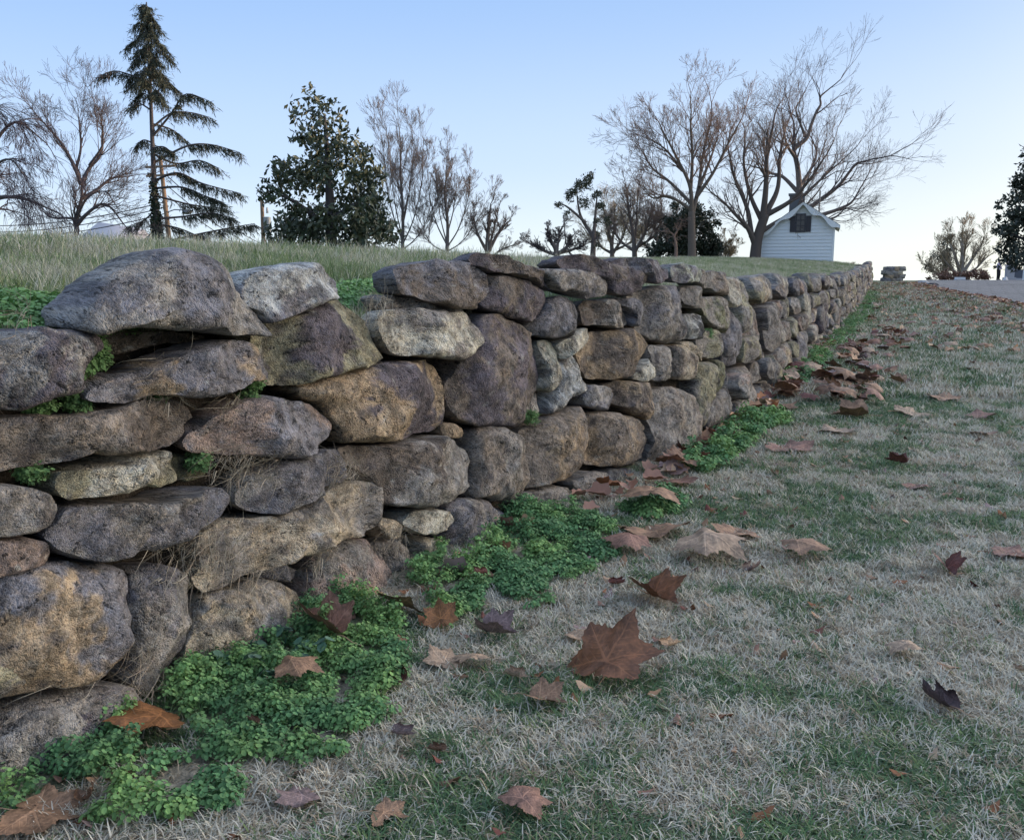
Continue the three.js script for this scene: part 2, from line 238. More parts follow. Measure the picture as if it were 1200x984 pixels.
const DRIFT = [[3.49,8.9],[3.28,8.82],[3.8,9.94],[3.35,8.86],[3.85,9.7],[3.7,9.18],[3.59,8.98],[3.31,8.98],[3.21,8.46],[3.7,9.12],[3.38,9.1],[3.84,9.74],[3.9,8.96],[4.11,9.68],[4.15,9.82],[3.36,8.88],[4.06,10.38],[3.24,8.76],[3.78,8.72],[3.39,8.78],[3.28,8.9],[3.33,9.14],[3.41,8.78],[3.32,8.6],[3.39,8.76],[4.09,10.08],[3.57,9.12],[3.4,9.06],[3.22,8.88],[3.61,9.0],[6.98,15.5],[7.03,16.86],[7.22,17.18],[7.26,16.76],[5.79,13.82],[6.76,15.64],[6.95,15.98],[6.79,15.9],[6.23,15.42],[7.02,16.36],[6.66,16.6],[6.41,16.7],[5.54,13.78],[7.36,18.04],[6.91,16.14],[6.55,15.7],[6.87,16.4],[6.57,15.3],[6.61,16.14],[6.29,15.58],[6.47,15.16],[6.83,16.08],[7.08,16.18],[6.81,16.34],[6.77,16.22],[6.85,15.42],[2.93,9.46],[2.81,8.92],[3.43,9.48],[3.27,9.38],[2.97,8.6],[3.27,9.84],[3.18,9.08],[3.1,8.86],[3.32,10.18],[3.37,9.46],[3.12,9.8],[3.29,9.2],[3.07,8.94],[3.2,9.78],[3.17,9.78],[3.23,9.68],[2.6,8.36],[2.49,8.04],[2.59,7.8],[2.55,8.16],[2.41,7.94],[2.8,8.38],[2.68,8.32],[2.51,8.16],[2.43,7.98],[2.42,8.42],[2.63,8.52],[2.74,8.68],[2.69,8.64],[2.49,8.08],[3.06,7.6],[3.07,7.8],[3.16,7.88],[2.95,8.1],[2.83,7.6],[2.83,7.9],[2.85,7.9],[2.92,8.12],[3.22,8.28],[2.75,7.76],[3.02,7.86],[2.85,7.82],[6.04,13.74],[6.93,15.98],[6.34,14.6],[6.17,13.02],[7.27,16.7],[5.21,12.56],[6.18,14.18],[7.61,15.58],[6.8,15.44],[5.81,13.82],[8.12,17.34],[7.01,15.0],[6.51,14.48],[6.27,15.1],[5.39,12.74],[7.23,14.62],[4.64,12.56],[4.7,12.18],[5.17,12.24],[5.4,14.14],[5.08,13.44],[4.69,12.54],[5.35,13.38],[4.93,12.9],[6.15,14.96],[5.33,13.58],[5.12,13.62],[4.75,12.12],[5.33,13.68],[4.72,12.82],[4.22,11.48],[4.45,11.36],[4.3,11.52],[4.5,11.4],[4.27,11.1],[4.18,11.16],[4.0,10.64],[4.96,12.78],[4.01,10.64],[4.4,11.7],[4.84,12.22],[4.19,10.98],[4.8,12.18],[3.75,10.42],[4.21,11.46],[4.94,11.74],[6.39,16.64],[9.25,21.18],[10.29,22.08],[9.72,21.9],[8.57,20.62],[8.39,19.28],[10.11,23.0],[7.56,18.04],[9.34,21.72],[8.43,19.04],[10.19,23.1],[8.43,20.38],[10.81,24.62],[9.23,22.4],[8.69,16.64],[8.05,14.0],[5.58,10.86],[6.59,12.86],[6.5,13.32],[6.6,14.32],[8.08,16.38],[6.99,13.34],[5.59,12.78],[6.11,13.12],[11.28,28.48],[9.79,23.88],[11.06,28.44],[10.21,25.44],[10.77,26.78],[10.93,26.08],[11.46,28.64],[10.99,27.34],[11.0,27.8],[11.8,28.72],[10.82,27.06],[12.74,30.86],[10.23,20.9],[12.87,24.86],[10.69,20.44],[12.29,24.6],[10.46,20.44],[11.01,22.06],[12.04,21.92],[11.13,21.88],[11.33,21.62],[12.04,22.7],[10.21,21.88],[13.77,26.78],[11.61,22.44],[14.17,27.56],[12.22,24.62],[13.84,27.24],[11.63,22.06],[12.34,23.02],[11.0,21.32],[12.58,23.64],[14.71,30.24],[15.55,30.7],[15.16,32.84],[15.05,31.06],[18.26,36.38],[15.95,34.44],[15.16,30.08],[14.62,30.0],[14.28,30.58],[15.15,31.5],[14.16,29.68],[17.68,35.14],[14.75,31.52],[17.53,35.62],[3.26,10.12],[4.03,10.54],[3.32,9.94],[3.35,9.82],[3.44,10.04],[3.41,9.74],[3.4,9.66],[3.1,9.8],[3.27,9.42],[3.22,8.96],[0.95,5.12],[1.01,5.18],[0.98,5.14],[0.92,4.86],[0.95,4.94]];
const PATCHES = [
[-1.117,1.88,-1.08,1.96,-1.008,2.02,-0.951,2.08,-0.875,1.9,-0.908,1.8,-0.969,1.74,-1.074,1.8],
[-1.1,1.78,-1.016,1.76,-0.991,1.68,-1.044,1.68],
[-0.97,2.38,-0.927,2.5,-0.774,2.58,-0.678,2.72,-0.613,2.94,-0.432,2.9,-0.308,2.56,-0.304,2.32,-0.338,2.08,-0.393,1.92,-0.506,1.9,-0.585,1.84,-0.707,1.92,-0.792,2.08,-0.905,2.18],
[-0.798,1.9,-0.668,1.92,-0.574,1.8,-0.619,1.66,-0.73,1.68,-0.826,1.66,-0.844,1.74],
[-0.288,3.06,-0.193,3.26,-0.078,3.16,-0.112,2.82,-0.16,2.68,-0.244,2.72],
[-0.172,3.16,0.0,4.2,0.101,4.12,0.241,4.12,0.449,3.82,0.426,3.46,0.281,3.16,0.121,3.06,0.173,2.9,0.056,2.82,-0.03,2.98],
[0.483,4.12,0.839,4.54,0.804,4.12,0.611,3.9],
[0.98,5.06,1.416,6.0,1.948,7.0,2.192,6.92,1.779,6.16,1.414,5.42,1.08,4.84],
[2.659,9.14,3.512,10.86,4.561,13.36,4.063,11.4,3.095,9.14,2.587,8.46],
[4.904,14.18,9.629,25.56,14.052,36.06,16.034,39.74,10.798,26.8,5.719,15.1,4.498,12.64],
[-0.364,3.06,-0.352,3.58,-0.272,3.46,-0.295,2.98]];
const CREVICE = [[2.583,0.896,0.055],[2.534,0.859,0.029],[2.429,0.79,0.027],[2.529,0.785,0.025],[2.382,0.647,0.027],[3.151,0.766,0.026],[3.125,0.722,0.02],[4.874,0.421,0.036],[2.601,0.912,0.03],[7.44,0.663,0.055],[2.89,0.571,0.028],[2.771,0.767,0.023]];

const WP = [], WS = [0], WN = [];
for (let i = 0; i < WALL_PATH.length; i += 2) WP.push([WALL_PATH[i], WALL_PATH[i + 1]]);
for (let i = 1; i < WP.length; i++) WS.push(WS[i - 1] + Math.hypot(WP[i][0] - WP[i - 1][0], WP[i][1] - WP[i - 1][1]));
{ const T = []; for (let i = 1; i < WP.length; i++) { const l = WS[i] - WS[i - 1]; T.push([(WP[i][0] - WP[i - 1][0]) / l, (WP[i][1] - WP[i - 1][1]) / l]); }
  for (let i = 0; i < WP.length; i++) { const a = T[Math.max(0, i - 1)], b = T[Math.min(T.length - 1, i)]; let x = a[0] + b[0], y = a[1] + b[1]; const l = Math.hypot(x, y); WN.push([y / l, -x / l]); } }
const WALL_END = WS[WS.length - 1];
const BATTER = 0.10;
function wallAt(s, h, d) {                                          // along the wall, height, out of its face
  let i = 0; while (i < WS.length - 2 && WS[i + 1] < s) i++;
  const t = (s - WS[i]) / (WS[i + 1] - WS[i]), o = d - BATTER * h;
  const nx = mix(WN[i][0], WN[i + 1][0], t), nz = mix(WN[i][1], WN[i + 1][1], t);
  return [mix(WP[i][0], WP[i + 1][0], t) + nx * o, h, -(mix(WP[i][1], WP[i + 1][1], t) + nz * o)];
}
function wallX(D) { let i = 0; while (i < WP.length - 2 && WP[i + 1][1] < D) i++; return mix(WP[i][0], WP[i + 1][0], (D - WP[i][1]) / (WP[i + 1][1] - WP[i][1])); }
const behind = (x, D) => (wallX(D) - x) * 0.9;                      // metres behind the wall line
function lawnBase(D) { if (D < 20) return 0; if (D < 46) return 0.77 * Math.pow((D - 20) / 30, 1.35); const a = 0.77 * Math.pow(26 / 30, 1.35); return a + (0.77 - a) * smooth(46, 58, D) * 1.2 - 0.0066 * Math.max(0, D - 52); }
function lawnY(x, D) {
  let h = lawnBase(D);
  if (D < 60) h += 0.018 * fbm(x * 0.9, D * 0.9, 3, 3) * smooth(0.2, 1.0, -behind(x, D));
  const k = smooth(48, 92, x - 0.62 * Math.max(0, D - 78)) * smooth(-160, -60, D);   // unseen hill added far right to keep the low sun off wall and lawn
  return h + k * (10.5 + 1.2 * fbm(x * 0.03, D * 0.03, 8, 2));
}
function fieldY(x, D) {
  const d = Math.max(0, behind(x, D)), b = lawnBase(D);
  const edge = D > 47 ? smooth(53, 47, D) : 1;
  let h = b * 0.85 + (0.92 + 0.55 * (1 - Math.exp(-d / 4.2))) * mix(smooth(0, 4, d), 1, edge) * 1;
  h += 0.06 * Math.exp(-(Math.pow(x - 15, 2) + Math.pow(D - 44, 2)) / 60);
  if (d > 25) h -= (d - 25) * 0.012;
  if (D > 60) h -= (D - 60) * 0.008;
  return h + 0.05 * fbm(x * 0.5, D * 0.5, 9, 3);
}

// ---------------------------------------------------------------- ground sheets
const greenAt = (x, D) => smooth(-0.06, 0.2, 0.8 * fbm(x * 1.5, D * 1.2, 21, 4) + 0.35 * ns(x * 4.3, D * 4.3, 4) + (D > 6.5 ? 0.15 : 0.0));
const dirtTex = (() => { const N = 1024, a = tileFbm(N, [[8, 0.6], [24, 1], [64, 1], [160, 1], [400, 0.9]], 5); return { map: toTexture(N, k => { const v = 0.5 + 0.95 * (a[k] - 0.22); return [v, v * 0.99, v * 0.97]; }, true), bump: toTexture(N, k => [a[k], a[k], a[k]], false) }; })();
function sheet(rows, cols, at, colorAt) {
  const g = new Geo(true), n = cols.length;
  rows.forEach((r, j) => cols.forEach((c, i) => { const p = at(r, c); g.v(...p, colorAt(p[0], -p[2])); g.uv.push(p[0] / 1.3, p[2] / 1.3);
    if (i && j) { const a = j * n + i; g.quad(a, a - 1, a - n - 1, a - n); } }));
  return g.build();
}
function span(from, step, fineTo, grow, to) { const a = []; let v = from, s = step; while (v < to) { a.push(v); if (v >= fineTo) s *= grow; v += s; } a.push(to); return a; }
const groundMat = std({ vertexColors: true, map: dirtTex.map, bumpMap: dirtTex.bump, bumpScale: 0.012, roughness: 1 });
const lawnColor = (x, D) => { const g = greenAt(x, D); return [mix(0.52, 0.2, g), mix(0.46, 0.27, g), mix(0.36, 0.125, g)]; };
structure('lawn', sheet([-160, -90, -50, -28, -15, -8, -4, -2, -1, 0, 0.6, ...span(1.0, 0.1, 6, 1.045, 900)], span(-0.3, 0.1, 3.5, 1.075, 500),
  (D, t) => { const x = wallX(D) + t; return [x, lawnY(x, D), -D]; }, lawnColor), groundMat);
const fieldColor = (x, D) => { const g = smooth(-0.2, 0.22, fbm(x * 0.8, D * 0.8, 50, 4) + 0.05); return [mix(0.50, 0.2, g), mix(0.46, 0.29, g), mix(0.32, 0.11, g)]; };
structure('upper_field', sheet([-60, -30, -15, -6, -2, 0, ...span(1.0, 0.2, 8, 1.06, 260)], span(0.18, 0.12, 3, 1.1, 220),
  (D, d) => { const x = wallX(D) - d / 0.9; return [x, fieldY(x, D), -D]; }, fieldColor), groundMat);

// the drive beyond the lawn
const ROAD = [[8.4, 2], [11.4, 12], [14.5, 22], [17.4, 32], [19.4, 41], [23, 52], [31, 68], [40, 85], [60, 120]];
const roadX = D => { let i = 0; while (i < ROAD.length - 2 && ROAD[i + 1][1] < D) i++; return mix(ROAD[i][0], ROAD[i + 1][0], (D - ROAD[i][1]) / (ROAD[i + 1][1] - ROAD[i][1])); };
{
  const g = new Geo(true), cols = 9, rows = span(2, 0.8, 60, 1.05, 120);
  rows.forEach((D, j) => { for (let i = 0; i < cols; i++) { const x = roadX(D) + i / (cols - 1) * 9 + (i ? 0 : 0.35 * ns(D * 0.8, 3, 1)), v = 0.38 + 0.16 * fbm(x * 0.5, D * 0.5, 2, 4);
    g.v(x, lawnY(x, D) + 0.02, -D, [v, v * 0.97, v * 0.97]); g.uv.push(x / 1.1, D / 1.1); if (i && j) { const a = j * cols + i; g.quad(a, a - cols, a - cols - 1, a - 1); } } });
  structure('road', g.build(), groundMat);
}

// ---------------------------------------------------------------- dry stone retaining wall
const PALETTE = { grey: [.25, .232, .212], slate: [.168, .16, .17], greybrown: [.232, .21, .187], brown: [.225, .188, .155], umber: [.15, .122, .1], ochre: [.30, .226, .15], tan: [.37, .31, .23], pale: [.41, .38, .31],
  lightgrey: [.34, .338, .32], olive: [.26, .238, .16], plum: [.112, .095, .105], dark: [.075, .073, .074], rose: [.27, .205, .172], moss: [.14, .138, .085], sage: [.27, .28, .235] };
const stoneMats = [0, 1, 2].map(v => {
  const N = 1024, a = tileFbm(N, [[6, 0.8], [16, 1], [40, 1], [110, 0.9], [256, 0.9], [512, 0.6]], 31 + v * 100), b = tileFbm(N, [[30, 1], [90, 0.8], [220, 0.5]], 77 + v * 100), c = tileFbm(N, [[12, 1], [50, 1], [140, 1]], 99 + v * 100);
  const map = toTexture(N, k => { let m = 0.80 + 1.35 * (a[k] - 0.5); const pit = smooth(0.70, 0.8, b[k]); const lichen = smooth(0.66, 0.72, c[k]); m = m * (1 - 0.45 * pit) + lichen * 0.16; const w = c[k] - 0.5; return [m * (1 + 0.12 * w), m, m * (1 - 0.16 * w)]; }, true);
  const bump = toTexture(N, k => { const m = a[k] - 0.35 * smooth(0.66, 0.82, b[k]); return [m, m, m]; }, false);
  return std({ vertexColors: true, map, bumpMap: bump, bumpScale: [0.021, 0.016, 0.026][v], roughness: 0.94 });
});
function chaikin(p) { const o = []; for (let i = 0; i < p.length; i++) { const a = p[i], b = p[(i + 1) % p.length]; o.push([mix(a[0], b[0], 0.15), mix(a[1], b[1], 0.15)], [mix(a[0], b[0], 0.85), mix(a[1], b[1], 0.85)]); } return o; }
function resample(p, n) {
  const L = [0]; for (let i = 0; i < p.length; i++) { const a = p[i], b = p[(i + 1) % p.length]; L.push(L[i] + Math.hypot(a[0] - b[0], a[1] - b[1])); }
  const out = [], T = L[p.length]; let i = 0;
  for (let k = 0; k < n; k++) { const t = k / n * T; while (L[i + 1] < t) i++; const f = (t - L[i]) / (L[i + 1] - L[i] || 1), a = p[i], b = p[(i + 1) % p.length]; out.push([mix(a[0], b[0], f), mix(a[1], b[1], f)]); }
  return out;
}
// a rock from the outline of its face on the wall: worn edges, uneven broken front, sides and back inside the wall
function rock(pts, col, col2, pro, tilt, seed, N = 72, R = 15, sharp = 1.35) {
  const r = mulberry(seed * 7919 + 3), o = resample(chaikin(chaikin(pts)), N);
  let cx = 0, cy = 0; o.forEach(q => { cx += q[0] / N; cy += q[1] / N; });
  let w = 0, h = 0; o.forEach(q => { w = Math.max(w, Math.abs(q[0] - cx)); h = Math.max(h, Math.abs(q[1] - cy)); });
  const A = Math.min(0.085, Math.max(0.026, 0.46 * Math.min(w, h))), face = pro, rim = pro - A, deep = Math.min(0.3, 0.14 + 0.5 * h);
  const planes = []; for (let k = 0; k < 5; k++) { const t = r() * 6.283, sl = (0.15 + 0.4 * r()) * sharp; planes.push([Math.cos(t) * sl, Math.sin(t) * sl, face + sl * (0.25 + 0.5 * r()) * Math.min(w, h * 1.4) * 0.8]); }
  const c1 = PALETTE[col], c2 = PALETTE[col2 || col], off = seed * 3.7, e = 4 + 5 * r(), tone = 0.88 + 0.24 * r(), sx = r() * 9, sy = r() * 9, gx = (r() - 0.5) * 1.6, gy = (r() - 0.5) * 1.6;
  const g = new Geo(true), rings = [];
  const back = [[0.80, -deep], [0.93, -deep * 0.7], [0.985, -deep * 0.3]];
  const us = back.map(b => b[0]); for (let k = 0; k <= R; k++) { const t = k / R; us.push(1 - Math.pow(t, 1.7)); }
  us.forEach((u, k) => {
    const ring = [];
    for (let i = 0; i < N; i++) {
      if (k === us.length - 1 && i) { ring.push(ring[0]); continue; }
      let a = (o[i][0] - cx) * u, b = (o[i][1] - cy) * u, c;
      if (k < 3) c = rim + back[k][1];
      else { c = rim + A * Math.pow(Math.max(0, 1 - Math.pow(u, e)), 0.62); for (const q of planes) c = Math.min(c, q[2] + q[0] * a + q[1] * b); c = Math.max(c, rim - 0.01 - 0.02 * u); c -= tilt * b * (1 - 0.3 * u); }
      const n1 = fbm((a + cx) * 7 + off, (b + cy) * 7, c * 7 + off, 4), n2 = fbm((a + cx) * 30, (b + cy) * 30 + off, c * 30, 3);
      const rough = Math.min(1, w * 5);
      const da = fbm(a * 11 + off, b * 11, c * 11 + 5, 3), db = fbm(a * 11, b * 11 + off, c * 11 - 5, 3);
      c += (n1 * 0.05 + n2 * 0.012) * rough; a += (da * 0.028 + n2 * 0.008) * rough * Math.min(1, u + 0.2); b += (db * 0.022 + n1 * 0.006) * rough * Math.min(1, u + 0.2);
      const f = fbm(a * 4.2 + sx, b * 4.2 + sy, seed, 4) + (gx * a / w + gy * b / h) * 0.16, m = smooth(0.0, 0.09, f + 0.3 * n2);
      const s2 = smooth(0.15, 0.3, fbm(a * 13 + sy, b * 13, seed + 4, 3)) * 0.7, sp = smooth(0.30, 0.36, fbm(a * 24 + sx, b * 24, seed + 9, 2)) * 0.5;
      const br = tone * (0.92 + 0.5 * fbm(a * 9, b * 9 + sx, seed + 1, 3));
      const cc = [0, 1, 2].map(q => { let v = mix(c1[q], c2[q], m) * br * 1.75; v = mix(v, [0.11, 0.098, 0.104][q], s2); return mix(v, [0.60, 0.60, 0.55][q], sp); });
      const p = wallAt(a + cx, b + cy, c); ring.push(g.v(p[0], p[1], p[2], cc)); g.uv.push((a + (face - c) * 0.8 * a / w) / 0.62 + sx, (b + (face - c) * 0.8 * b / h) / 0.62 + sy);
    }
    rings.push(ring);
  });
  for (let k = 1; k < rings.length; k++) for (let i = 0; i < N; i++) { const j = (i + 1) % N; if (k === rings.length - 1) g.tri(rings[k - 1][i], rings[k - 1][j], rings[k][0]); else g.quad(rings[k - 1][i], rings[k - 1][j], rings[k][j], rings[k][i]); }
  const m = wallAt(cx, cy, face - 0.1);
  return { geo: g, center: m, size: w * h };
}
const wall = thing('stone_wall', 'long rough dry stone retaining wall of piled fieldstones along the lawn', 'wall', [0, 0, -4]);
function addStone(rk, m) {
  const g = rk.geo.build(); g.translate(-rk.center[0], -rk.center[1], -rk.center[2]);
  const o = mesh('stone', g, m, wall); o.position.set(rk.center[0], rk.center[1], rk.center[2] + 4); return o;
}
STONES.forEach(([c, c2, pro, tilt, f], i) => { const p = []; for (let k = 0; k < f.length; k += 2) p.push([f[k], f[k + 1]]); addStone(rock(p, c, c2, pro, tilt, i + 1, 84, 18), stoneMats[i % 3]); });
{
  const rnd = mulberry(77), kinds = ['greybrown', 'grey', 'slate', 'brown', 'umber', 'plum', 'greybrown', 'olive', 'tan', 'grey', 'rose', 'greybrown', 'slate', 'pale'];
  const top = s => { const p = wallAt(s, 1, 0); return lawnBase(-p[2]) + 1.08 + 0.07 * ns(s * 1.7, 3, 0) + (s > WALL_END - 1.2 ? 0.1 : 0); };
  const low = s => { const p = wallAt(s, 0, 0); return lawnBase(-p[2]) - 0.1; };
  const courses = 5;
  function lay(s0, s1, wmin, wmax, far) {
    const list = []; let used = [];
    const line = (k, s) => { const a = low(s), b = top(s); return mix(a, b, k / courses) + (k && k < courses ? 0.055 * ns(s * 2.1, k * 5.3, 9) : 0); };
    for (let k = 0; k < courses; k++) {
      const next = []; let s = s0 - rnd() * 0.2;
      while (s < s1) {
        const u = used.find(q => s >= q[0] - 0.05 && s < q[1] - 0.02); if (u) { s = u[1]; continue; }
        let w = wmin + rnd() * (wmax - wmin); const stop = used.find(q => q[0] > s && q[0] < s + w * 1.3); if (stop) w = stop[0] - s; if (w < 0.09) { s += w + 0.02; continue; }
        const tall = k < courses - 1 && rnd() < 0.24, e = s + w, kk = tall ? 2 : 1; if (tall) next.push([s, e]);
        const gap = 0.012 + 0.014 * rnd(), j = () => (rnd() - 0.5) * 0.07, y0 = q => line(k, q) + gap, y1 = q => line(k + kk, q) - gap, cut = 0.04 + 0.06 * rnd(), cut2 = 0.03 + 0.08 * rnd();
        const top_ = k + kk >= courses ? (rnd() - 0.35) * 0.1 : 0, p = [];
        const a = s + gap, b = e - gap, ja = j(), jb = j();
        p.push([a + cut, y0(a) + j() * 0.3], [(a + b) / 2, y0((a + b) / 2) + j() * 0.4], [b - cut2, y0(b) + j() * 0.3], [b + jb * 0.5, y0(b) + cut], [b + jb, mix(y0(b), y1(b), 0.5)], [b + j() * 0.5, y1(b) - cut2], [b - cut, y1(b) + top_ + j() * 0.4], [(a + b) / 2, y1((a + b) / 2) + top_ + j() * 0.5], [a + cut2, y1(a) + top_ + j() * 0.4], [a + ja * 0.5, y1(a) - cut], [a + ja, mix(y0(a), y1(a), 0.5)], [a + j() * 0.5, y0(a) + cut2]);
        list.push({ p, s, c: kinds[rnd() * kinds.length | 0], c2: kinds[rnd() * kinds.length | 0], pro: 0.02 + 0.13 * rnd() * (far ? 1 : 0.7), tilt: kk + k >= courses ? 0.15 : (rnd() - 0.5) * 0.2 });
        s = e;
      }
      used = next;
    }
    return list;
  }
  const far = lay(8.02, WALL_END, 0.26, 0.72, true).sort((a, b) => a.s - b.s), nearLeft = lay(0.1, 2.16, 0.24, 0.5, false);
  const room = 300 - STONES.length, rest = [];
  far.forEach((q, i) => { if (i < room) addStone(rock(q.p, q.c, q.c2, q.pro, q.tilt, 200 + i, q.s < 14 ? 44 : 28, q.s < 14 ? 9 : 6, 1.5), stoneMats[i % 3]); else rest.push(rock(q.p, q.c, q.c2, q.pro, q.tilt, 200 + i, 18, 4, 1.5).geo.build()); });
  nearLeft.forEach((q, i) => rest.push(rock(q.p, q.c, q.c2, q.pro * 0.6, q.tilt, 900 + i, 40, 9).geo.build()));
  const o = mesh('distant_stones', mergeGeometries(rest).translate(0, 0, 4), stoneMats[0], wall); o.userData.kind = 'stuff';
  // earth and rubble packed behind the faces
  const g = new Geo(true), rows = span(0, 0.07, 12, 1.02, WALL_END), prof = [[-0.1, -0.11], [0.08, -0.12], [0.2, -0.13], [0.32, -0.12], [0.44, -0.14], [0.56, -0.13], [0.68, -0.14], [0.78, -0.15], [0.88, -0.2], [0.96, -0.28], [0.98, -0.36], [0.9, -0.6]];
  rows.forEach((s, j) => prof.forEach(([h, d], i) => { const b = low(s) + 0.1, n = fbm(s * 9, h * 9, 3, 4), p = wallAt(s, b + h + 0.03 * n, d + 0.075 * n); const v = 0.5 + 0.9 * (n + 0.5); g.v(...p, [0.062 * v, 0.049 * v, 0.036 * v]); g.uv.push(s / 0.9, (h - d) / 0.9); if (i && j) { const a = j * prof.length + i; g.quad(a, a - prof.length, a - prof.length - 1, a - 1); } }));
  mesh('soil_fill', g.build().translate(0, 0, 4), groundMat, wall);
}
console.log('wall', wall.children.length);

// ---------------------------------------------------------------- trees
const placeX = (mark, D) => (mark - 600) / 1055 * D;                   // sideways metres of a spot D metres ahead, from its bearing
const bark = (r, g, b, s = 3) => { const N = 256, a = tileFbm(N, [[5, 1], [16, 1], [48, 0.8]], s); return std({ color: lin(r, g, b), map: toTexture(N, k => { const v = 0.72 + 0.55 * (a[k] - 0.4); return [v, v, v]; }, true) }); };
const plain = (r, g, b) => std({ color: lin(r, g, b) });
const BARK = { grey: plain(.15, .128, .12), brown: plain(.135, .108, .095), pale: plain(.30, .25, .20), dark: plain(.075, .066, .068), red: plain(.2, .13, .10), plum: plain(.09, .075, .082) };
const TWIG = { grey: plain(.15, .125, .12), brown: plain(.15, .115, .10), dark: plain(.085, .07, .075), red: plain(.19, .13, .105), plum: plain(.09, .072, .085), gold: plain(.32, .25, .16) };
// limbs: polylines in hundredths of the tree's own height unit (x right, y up), with thickness at the foot; twigs grow from them by rule
function bareTree({ name, label, category = 'tree', group, x, D, unit, limbs, bark: bk, twig, seed, r0 = 0.2, density = 1, levels = 3, droop = 0, spread = 1, thin = 0.011, sink = 0.25, first = 0.25, len1 = 0.32, fit = 0.72, fork0 = 0.12, forks = 5 }) {
  unit *= fit;
  const rnd = mulberry(seed), y = behind(x, D) > 0 ? fieldY(x, D) : lawnY(x, D), t = thing(name, label, category, [x, y - sink, -D], group);
  const wood = new Geo(), fine = new Geo();
  const H = Math.max(...limbs.flatMap(l => l.p.filter((_, i) => i % 2))) * unit;
  const rv = () => V(rnd() - 0.5, rnd() - 0.5, rnd() - 0.5);
  function grow(p, dir, len, r, level) {
    const n = level === 1 ? 6 : level === 2 ? 4 : 3, pts = [p.clone()], rad = [r]; let d = dir.clone().normalize();
    for (let k = 1; k <= n; k++) { d.add(rv().multiplyScalar(level === 1 ? 0.34 : 0.5)).add(V(0, (droop > 0 ? -droop * k * 0.22 : 0.10), 0)).normalize(); pts.push(pts[k - 1].clone().addScaledVector(d, len / n)); rad.push(Math.max(thin * 0.55, r * (1 - 0.85 * k / n))); }
    (level === 1 ? fine : fine).tube(pts, rad, level === 1 ? 4 : 3, null, false);
    if (level >= levels) return;
    const kids = Math.round((level === 1 ? 8 : 4) * density * (0.7 + 0.6 * rnd()));
    for (let k = 0; k < kids; k++) { const f = (0.2 + 0.8 * rnd()) * n, i = Math.min(n - 1, f | 0), q = pts[i].clone().lerp(pts[i + 1], f - i), dd = pts[i + 1].clone().sub(pts[i]).normalize().add(rv().multiplyScalar(1.35 * spread)).add(V(0, droop > 0 ? -droop * 0.5 : 0.12, 0)); grow(q, dd, len * (0.36 + 0.34 * rnd()), Math.max(thin, rad[i] * 0.5), level + 1); }
  }
  function fork(p, dir, len, r, level) {                               // a shoot that divides again and again
    const pts = [p.clone()], rad = [r], r1 = Math.max(thin * 0.6, r * 0.66), d = dir.clone(), n = 3;
    for (let k = 1; k <= n; k++) { d.add(rv().multiplyScalar(0.32)).add(V(0, droop > 0 ? -droop * 0.3 : 0.05, 0)).normalize(); pts.push(pts[k - 1].clone().addScaledVector(d, len / n)); rad.push(mix(r, r1, k / n)); }
    fine.tube(pts, rad, r > 0.03 ? 5 : 3, null, false);
    if (level >= forks) return;
    const kids = level < 2 ? 2 + (rnd() < 0.55 ? 1 : 0) : 2 + (rnd() < 0.3 * density ? 1 : 0);
    for (let k = 0; k < kids; k++) fork(pts[n], d.clone().add(rv().multiplyScalar((k ? 1.35 : 0.75) * spread)).normalize(), len * (0.64 + 0.28 * rnd()), r1 * (k ? 0.72 : 0.92), level + 1);
    if (rnd() < 0.75) fork(pts[1 + (rnd() * 2 | 0)], d.clone().add(rv().multiplyScalar(1.8 * spread)).normalize(), len * 0.6, r1 * 0.55, Math.min(forks, level + 2));
  }
  limbs.forEach((l, li) => {
    const pts = []; const zz = l.z ?? (li ? (rnd() - 0.5) * 0.9 : 0), n = l.p.length / 2;
    for (let i = 0; i < n; i++) { const f = i / (n - 1), wob = i ? 0.4 : 0; pts.push(V(l.p[2 * i] * unit + (rnd() - 0.5) * wob * unit * 4, l.p[2 * i + 1] * unit + sink * (i ? 1 : (l.p[1] < 4 ? 0 : 1)), (zz * f * H * 0.35) + (l.z0 ?? 0) * H)); }
    const cv = new THREE.CatmullRomCurve3(pts, false, 'catmullrom', 0.5), m = Math.max(6, n * 4), cp = cv.getPoints(m), rr = (l.r ?? 0.5) * r0;
    wood.tube(cp, cp.map((_, i) => Math.max(thin, rr * (1 - (l.t ?? 0.72) * Math.pow(i / m, 0.8)))), li ? 6 : 9, null);
    const L = cv.getLength(), kids = Math.round(L / H * 5 * density * (l.k ?? 1)), f0 = l.first ?? (li ? 0.15 : first);
    for (let k = 0; k < kids; k++) { const f = f0 + (1 - f0) * Math.pow(rnd(), 0.8), i = Math.min(m - 1, f * m | 0), d = cp[i + 1].clone().sub(cp[i]).normalize().add(rv().multiplyScalar(1.75 * spread)).add(V(0, droop > 0 ? -droop * 0.2 : 0.2, 0)); grow(cp[i], d, H * len1 * (0.55 + 0.85 * rnd()) * (1.2 - 0.6 * f), Math.max(thin * 1.5, Math.min(0.03, rr * (1 - 0.85 * f) * 0.42)), 2); }
    if (l.k !== 0) fork(cp[m], cp[m].clone().sub(cp[m - 3]).normalize(), H * fork0 * (0.85 + 0.3 * rnd()), Math.max(thin * 1.6, rr * (1 - (l.t ?? 0.72))), 0);
    if (l.k !== 0) for (let k = 0; k < 5 * density * (l.k ?? 1); k++) { const f = 0.35 + 0.6 * rnd(), i = Math.min(m - 1, f * m | 0); fork(cp[i], cp[i + 1].clone().sub(cp[i]).normalize().add(rv().multiplyScalar(1.5 * spread)).normalize(), H * fork0 * (1.0 - 0.35 * f), Math.max(thin * 1.5, rr * (1 - 0.72 * f) * 0.5), 1); }
  });
